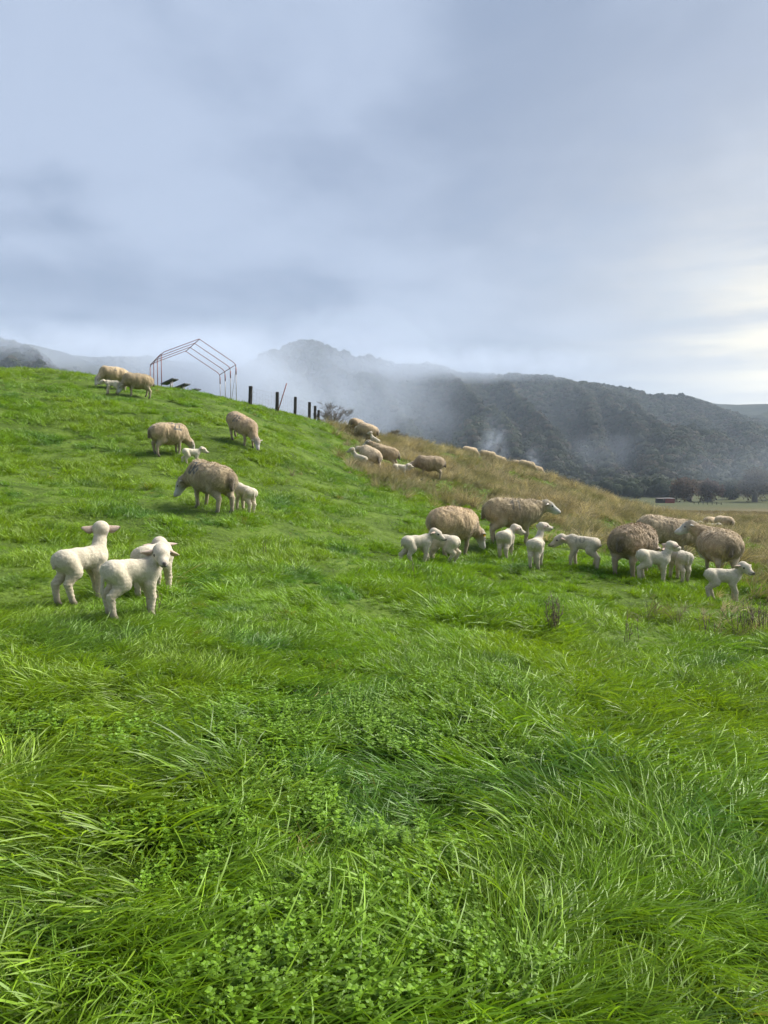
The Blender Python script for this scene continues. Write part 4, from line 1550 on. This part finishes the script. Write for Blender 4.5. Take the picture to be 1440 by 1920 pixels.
lodged = [tuft(200 + i, 27, .07, (.15, .33), (1.0, .26), (.35, .95), (.0052, .0094), .6, 6, 5, jit=.7) for i in range(7)]
upright = [tuft(230 + i, 46, .07, (.09, .19), (.5, .28), (.5, 1.3), (.0045, .0080), .9, 5, 2, jit=.5) for i in range(6)]
turf = [tuft(260 + i, 42, .10, (.06, .16), (.5, .3), (.3, 1.1), (.006, .012), 1.1, 4, 0, jit=.6) for i in range(6)]
for me in lodged + upright:
    me.materials.append(grass_mat)
    me.materials.append(drop_mat)
for me in turf:
    me.materials.append(grass_mat)
dry_t = [tuft(290 + i, 34, .06, (.18, .42), (.35, .26), (.3, 1.2), (.005, .010), .8, 4, 0, jit=.4) for i in range(6)]
for me in dry_t:
    me.materials.append(dry_mat)
weeds = [weed(320 + i) for i in range(5)]
for me in weeds:
    me.materials.append(weed_mat)


def candidates(y0, y1, per_m2, seed, mx=2.0):
    r = np.random.default_rng(seed)
    xm = .60 * y1 + mx
    n_ = int((2 * xm) * (y1 - y0) * per_m2)
    x_, y_ = r.uniform(-xm, xm, n_), r.uniform(y0, y1, n_)
    k = np.abs(x_) < .60 * y_ + mx
    return x_[k], y_[k]


zones = [(0.2, 3.0, 420), (3.0, 6.0, 330), (6.0, 12, 190), (12, 22, 95), (22, 36, 50), (36, 66, 22)]
XY = [candidates(a, b, c_, 500 + i) for i, (a, b, c_) in enumerate(zones)]
GX, GY = np.concatenate([a for a, _ in XY]), np.concatenate([b for _, b in XY])
GZ = ground_z(GX, GY)
e_ = .15
gxx = (ground_z(GX + e_, GY, False) - ground_z(GX - e_, GY, False)) / (2 * e_)
gyy = (ground_z(GX, GY + e_, False) - ground_z(GX, GY - e_, False)) / (2 * e_)
PX, PY = project(GX, GY, GZ)
n = len(GX)
RN = rng.random(n)
# skip what lies hidden well behind the crest or deep in the valley
vis = (PY < 2300)
# where the pasture turns to dry grass (line laid over the slope)
bx = [480, 560, 620, 660, 700, 760, 820, 900, 1000, 1060, 1130, 1300, 1440, 1600]
by = [600, 768, 800, 862, 900, 918, 932, 945, 985, 1002, 1010, 1022, 1075, 1120]
dist_ = np.hypot(GX, GY)
wob = (fbm2(GX / 2.2, GY / 2.2, 4, 60) - .5)
ppm = FPX / np.maximum(dist_, 1)
edge = (np.interp(PX, bx, by) - PY) + wob * 75
dryness = sstep(-38, 60, edge) * sstep(560, 640, PX + wob * 60)
pch = fbm2(GX / 3.5, GY / 3.5, 4, 63)
dryness *= .86 - .62 * sstep(.46, .62, pch)
dryness = np.maximum(dryness, .12 * np.exp(-(((PX - 1400) / 110) ** 2 + ((PY - 1165) / 45) ** 2)) * (PY > 1090))
dryness = np.maximum(dryness, .05 * np.exp(-(((PX - 560) / 40) ** 2 + ((PY - 890) / 14) ** 2)))
dryness = np.maximum(dryness, .12 * np.exp(-(((PX - 1250) / 60) ** 2 + ((PY - 1160) / 20) ** 2)))
isdry = (RN < dryness) & vis
# chickweed patches among the foreground grass
wd_ = np.zeros(n)
for cx_, cy_, rx_, ry_, a_ in [(700, 1385, 260, 85, .8), (470, 1555, 230, 110, .9), (620, 1660, 220, 90, .6), (720, 1800, 230, 130, .9), (1120, 1585, 100, 50, .9), (150, 1500, 120, 50, .4),
                               (560, 1860, 180, 90, .7), (300, 1430, 160, 50, .5), (900, 1680, 150, 60, .5), (330, 1720, 120, 60, .5), (850, 1330, 140, 40, .5), (1330, 1410, 130, 50, .5), (60, 1380, 80, 40, .5), (980, 1480, 110, 50, .4)]:
    wd_ = np.maximum(wd_, a_ * np.exp(-(((PX - cx_) / rx_) ** 2 + ((PY - cy_) / ry_) ** 2) ** 1.5))
weedy = wd_ * sstep(.40, .55, fbm2(GX / .45, GY / .45, 3, 71))
isweed = (rng.random(n) < weedy * .80) & (dist_ < 6)
isgrass = ~isdry & vis

flow = (fbm2(GX / 1.1, GY / 1.1, 2, 81) - .5) * 13 + (fbm2(GX / .28, GY / .28, 2, 84) - .5) * 5.0
tv = fbm2(GX / 1.6, GY / 1.6, 4, 91)
tb = fbm2(GX / .5, GY / .5, 3, 95)
# lush, yellowish and bluish tufts side by side
lush = np.array((.148, .278, .017))
yel = np.array((.172, .290, .015))
blu = np.array((.092, .210, .026))
T = lush[None] + (yel - lush)[None] * sstep(.42, .62, tv)[:, None] + (blu - lush)[None] * sstep(.56, .72, tb)[:, None]
T *= (.70 + .62 * rng.random((n, 1)))
olive = np.array((.175, .185, .060))
T = T * (1 - .75 * dryness[:, None]) + olive * .75 * dryness[:, None]
yw = (rng.random(n) < .002)
T[yw] = (.25, .24, .05)

mg = isgrass
x_, y_, z_ = GX[mg], GY[mg], GZ[mg]
nn = len(x_)
pyv, dv = PY[mg], dist_[mg]
kindv = rng.random(nn)
up_band = sstep(1330, 1230, pyv) * sstep(1040, 1120, pyv)
lod = np.where(dv < 4.6, 0.82, .42) * (1 - .70 * up_band)
pid = np.where(kindv < lod, rng.integers(0, 7, nn), np.where(dv < 9, 7 + rng.integers(0, 6, nn), 13 + rng.integers(0, 6, nn)))
hn_ = fbm2(x_ / .75, y_ / .75, 3, 101)
hgt = np.where(dv < 7, .55 + .8 * hn_, .28 + 1.5 * sstep(.28, .72, hn_))
sc = hgt * rng.uniform(.75, 1.25, nn) * np.where(dv < 3, .85, .92) * (1 + .25 * sstep(14, 40, dv))
sc *= np.where((dv > 8) & (pid < 7), .62, 1.0)
# the sheep have grazed and trodden the sward round the left lambs and on the upper slope
sc *= np.where(dv > 8, .70, np.where(dv > 5, .85, 1.0))
sc *= 1 - .30 * np.exp(-(((x_ + 2.2) / 1.2) ** 2 + ((y_ - 6.1) / .7) ** 2))
th = flow[mg] + rng.normal(0, .35, nn)
EU = eulers(-gxx[mg], -gyy[mg], np.ones(nn), th)
scatter('grass', np.stack([x_, y_, z_], -1), EU, np.stack([sc, sc, sc * rng.uniform(.8, 1.15, nn)], -1), pid, T[mg], lodged + upright + turf,
        'lush wet green grass covering the hillside')

mg = isdry
x_, y_, z_ = GX[mg], GY[mg], GZ[mg]
nn = len(x_)
straw = np.array((.37, .325, .22)) * (.50 + .95 * rng.random((nn, 1)) ** 1.3)
straw = straw * (.75 + .5 * fbm2(x_ / 2, y_ / 2, 3, 111))[:, None]
gm = sstep(.45, .62, fbm2(x_ / 1.3, y_ / 1.3, 3, 115))[:, None]
straw = straw * (1 - .45 * gm) + .45 * gm * np.array((.125, .150, .045))
sc = (.30 + .95 * sstep(.3, .7, fbm2(x_ / .9, y_ / .9, 3, 118))) * rng.uniform(.65, 1.3, nn) * (1 + .2 * sstep(20, 45, np.hypot(x_, y_)))
sc *= np.where(np.hypot(x_, y_) < 10.5, .55, 1.0)
th = flow[mg] * .6 + rng.normal(0, .6, nn)
scatter('dry_grass', np.stack([x_, y_, z_], -1), eulers(-gxx[mg], -gyy[mg], np.ones(nn), th), np.stack([sc, sc, sc], -1), rng.integers(0, 6, nn), straw, dry_t,
        'tan dry grass over the far right slope')

mg = isweed
x_, y_, z_ = GX[mg], GY[mg], GZ[mg]
nn = len(x_)
wt_ = np.array((.122, .236, .015)) * (.8 + .5 * rng.random((nn, 1)))
sc = rng.uniform(.8, 1.35, nn)
scatter('chickweed', np.stack([x_, y_, z_ + .022], -1), eulers(-gxx[mg], -gyy[mg], np.ones(nn), rng.uniform(0, 6.28, nn)), np.stack([sc * 1.1, sc * 1.1, sc * .78], -1), rng.integers(0, 5, nn), wt_, weeds,
        'leafy chickweed patches among the foreground grass')

# rough tan grass carrying on down the field, coarse clumps
x_, y_ = rng.uniform(5, 75, 9000), rng.uniform(40, 130, 9000)
k = (x_ > .22 * y_) & (x_ < .62 * y_)
x_, y_ = x_[k], y_[k]
nn = len(x_)
sc = rng.uniform(1.0, 1.9, nn)
straw = np.array((.20, .165, .09)) * (.6 + .7 * rng.random((nn, 1)))
scatter('field_grass', np.stack([x_, y_, ground_z(x_, y_) - .02], -1), np.stack([0 * x_, 0 * x_, rng.uniform(0, 6.28, nn)], -1), np.stack([sc, sc, sc * .6], -1), rng.integers(0, 6, nn), straw, dry_t,
        'rough tan grass of the lower field at right')

# ------------------------------------------------------------------ dry weed stalks that stand out of the green
stalk_mat = noise_mat('dry_stalk', (0.085, 0.062, 0.045), (0.17, 0.13, 0.09), 20, 0.9, 0)
for px, py, cnt_, H_, sp_, lab, sd in [
    (1042, 1192, 22, .36, .07, 'dense dark clump of dry weed stalks standing in the green grass', 1),
    (1385, 1195, 16, .34, .22, 'loose brown weed stalks in the grass below the far right lamb', 2),
    (1425, 1200, 14, .40, .15, 'brown weed stalks at the right edge of the picture', 3),
    (1185, 1205, 5, .34, .10, 'few thin dark weed stalks right of the dense clump', 4),
    (776, 1100, 1, .44, .0, 'single tall dark stalk in front of the walking lamb', 5),
    (288, 1150, 12, .20, .06, 'short brownish weed tuft at the front feet of the left lamb', 6),
    (497, 1050, 2, .30, .05, 'two thin stalks in the grass right of the left lambs', 7),
    (1330, 1200, 6, .30, .12, 'sparse weed stalks left of the loose brown ones', 8),
]:
    q = foot(px, py)
    R_ = random.Random(sd)
    e = empty('dry_weed', q)
    tag(e, lab, 'weed', 'dry weed stalks in the pasture')
    for i in range(cnt_):
        a = R_.uniform(0, 6.28)
        rr_ = sp_ * math.sqrt(R_.random())
        p0 = Vector((rr_ * math.cos(a), rr_ * math.sin(a), -.02))
        d_ = Vector((R_.gauss(0, .14), R_.gauss(0, .14), 1)).normalized()
        ln = H_ * R_.uniform(.6, 1.05)
        pts, p1 = [p0], p0
        for k in range(4):
            d_ = (d_ + Vector((R_.gauss(0, .08), R_.gauss(0, .08), 0))).normalized()
            p1 = p1 + d_ * ln / 4
            pts.append(p1)
        mb = MB()
        mb.tube(pts, [.0028, .0025, .0022, .0027, .0015], 5)
        for k in range(R_.randint(2, 5)):
            j = R_.randint(2, 4)
            dv_ = (d_ + Vector((R_.gauss(0, .6), R_.gauss(0, .6), .2))).normalized()
            mb.tube([pts[j], pts[j] + dv_ * ln * R_.uniform(.08, .2)], [.0022, .0028], 4)
        mb.build('stalk', stalk_mat, e, True)

# ------------------------------------------------------------------ mist drifting over the slopes
def mist(label, px, py, d, rad, dens, scale, seed, thr=(.40, .66), color=(.70, .79, .94)):
    me_v, me_f = ico(3, 1, 0, 1)
    c_ = at(px, py, d)
    mt = bpy.data.materials.new('mist_air')
    mt.use_nodes = True
    q = NT(mt.node_tree)
    q.n.clear()
    tcq = q.add('ShaderNodeTexCoord')
    ob_ = tcq.outputs['Object']                     # -1..1 inside the cloud
    rl = q.vmath('LENGTH', ob_, out=1)
    fall = q.ramp(rl, 0.15, 0.98, 1.0, 0.0)
    mp = q.add('ShaderNodeMapping')
    q.l.new(ob_, mp.inputs[0])
    mp.inputs['Location'].default_value = (seed * 3.7, seed * 1.3, seed * 2.1)
    mp.inputs['Scale'].default_value = (rad[0] / scale, rad[1] / scale, rad[2] / scale)
    nz_ = q.noise(mp.outputs[0], 1.0, 4, .58, .6)
    dn = q.math('MULTIPLY', q.math('MULTIPLY', fall, q.ramp(nz_, *thr)), dens)
    pv_ = q.add('ShaderNodeVolumePrincipled')
    pv_.inputs['Color'].default_value = (*color, 1)
    q.l.new(dn, pv_.inputs['Density'])
    ou = q.add('ShaderNodeOutputMaterial')
    q.l.new(pv_.outputs[0], ou.inputs['Volume'])
    o = obj('mist', new_mesh('mist', me_v, me_f), mt)
    o.location = c_
    o.scale = rad
    tag(o, label, kind='stuff')
    return o


mist('pale bank of mist behind the shelter frame', 405, 725, 200, (34, 30, 20), .10, 16, 1, (.30, .56))
mist('wide thin veil of mist over the peak', 590, 692, 750, (200, 140, 90), .0074, 80, 2, (.34, .64))
mist('veil of mist on the slope above the bare oak', 650, 790, 420, (80, 60, 34), .013, 38, 3, (.38, .64))
mist('rising wisp of mist behind the far crest sheep', 925, 838, 240, (7, 7, 14), .075, 7.0, 4, (.42, .66))
mist('small wisp of mist over the right hand crest trio', 1000, 862, 200, (3.2, 3, 4.5), .11, 3.2, 5, (.42, .66))
mist('thin mist hanging on the right hand slope', 1400, 868, 270, (38, 40, 15), .0045, 20, 6, (.34, .64))
mist('cloud clinging to the ridge in the centre', 880, 684, 1260, (300, 110, 38), .011, 70, 7, (.30, .58))
mist('cloud clinging to the left hand ridge', 110, 660, 900, (250, 110, 44), .0105, 70, 8, (.26, .56))
mist('thin scarf of mist on the wooded middle slope', 1130, 850, 560, (70, 45, 22), .0055, 40, 9, (.44, .70))

# ------------------------------------------------------------------ even haze in the air
hv = np.array([(sx * 4300, sy * 4300, sz) for sx in (-1, 1) for sy in (-1, 1) for sz in (-70, 330)], float)
hf = [(0, 1, 3, 2), (4, 6, 7, 5), (0, 4, 5, 1), (2, 3, 7, 6), (0, 2, 6, 4), (1, 5, 7, 3)]
hzm = bpy.data.materials.new('haze_air')
hzm.use_nodes = True
q = NT(hzm.node_tree)
q.n.clear()
pv_ = q.add('ShaderNodeVolumePrincipled')
pv_.inputs['Color'].default_value = (.70, .83, 1.0, 1)
pv_.inputs['Density'].default_value = 0.00016
ou = q.add('ShaderNodeOutputMaterial')
q.l.new(pv_.outputs[0], ou.inputs['Volume'])
hz = obj('haze', new_mesh('haze', hv, hf, False), hzm)
tag(hz, 'pale haze filling the air over the valley', kind='stuff')
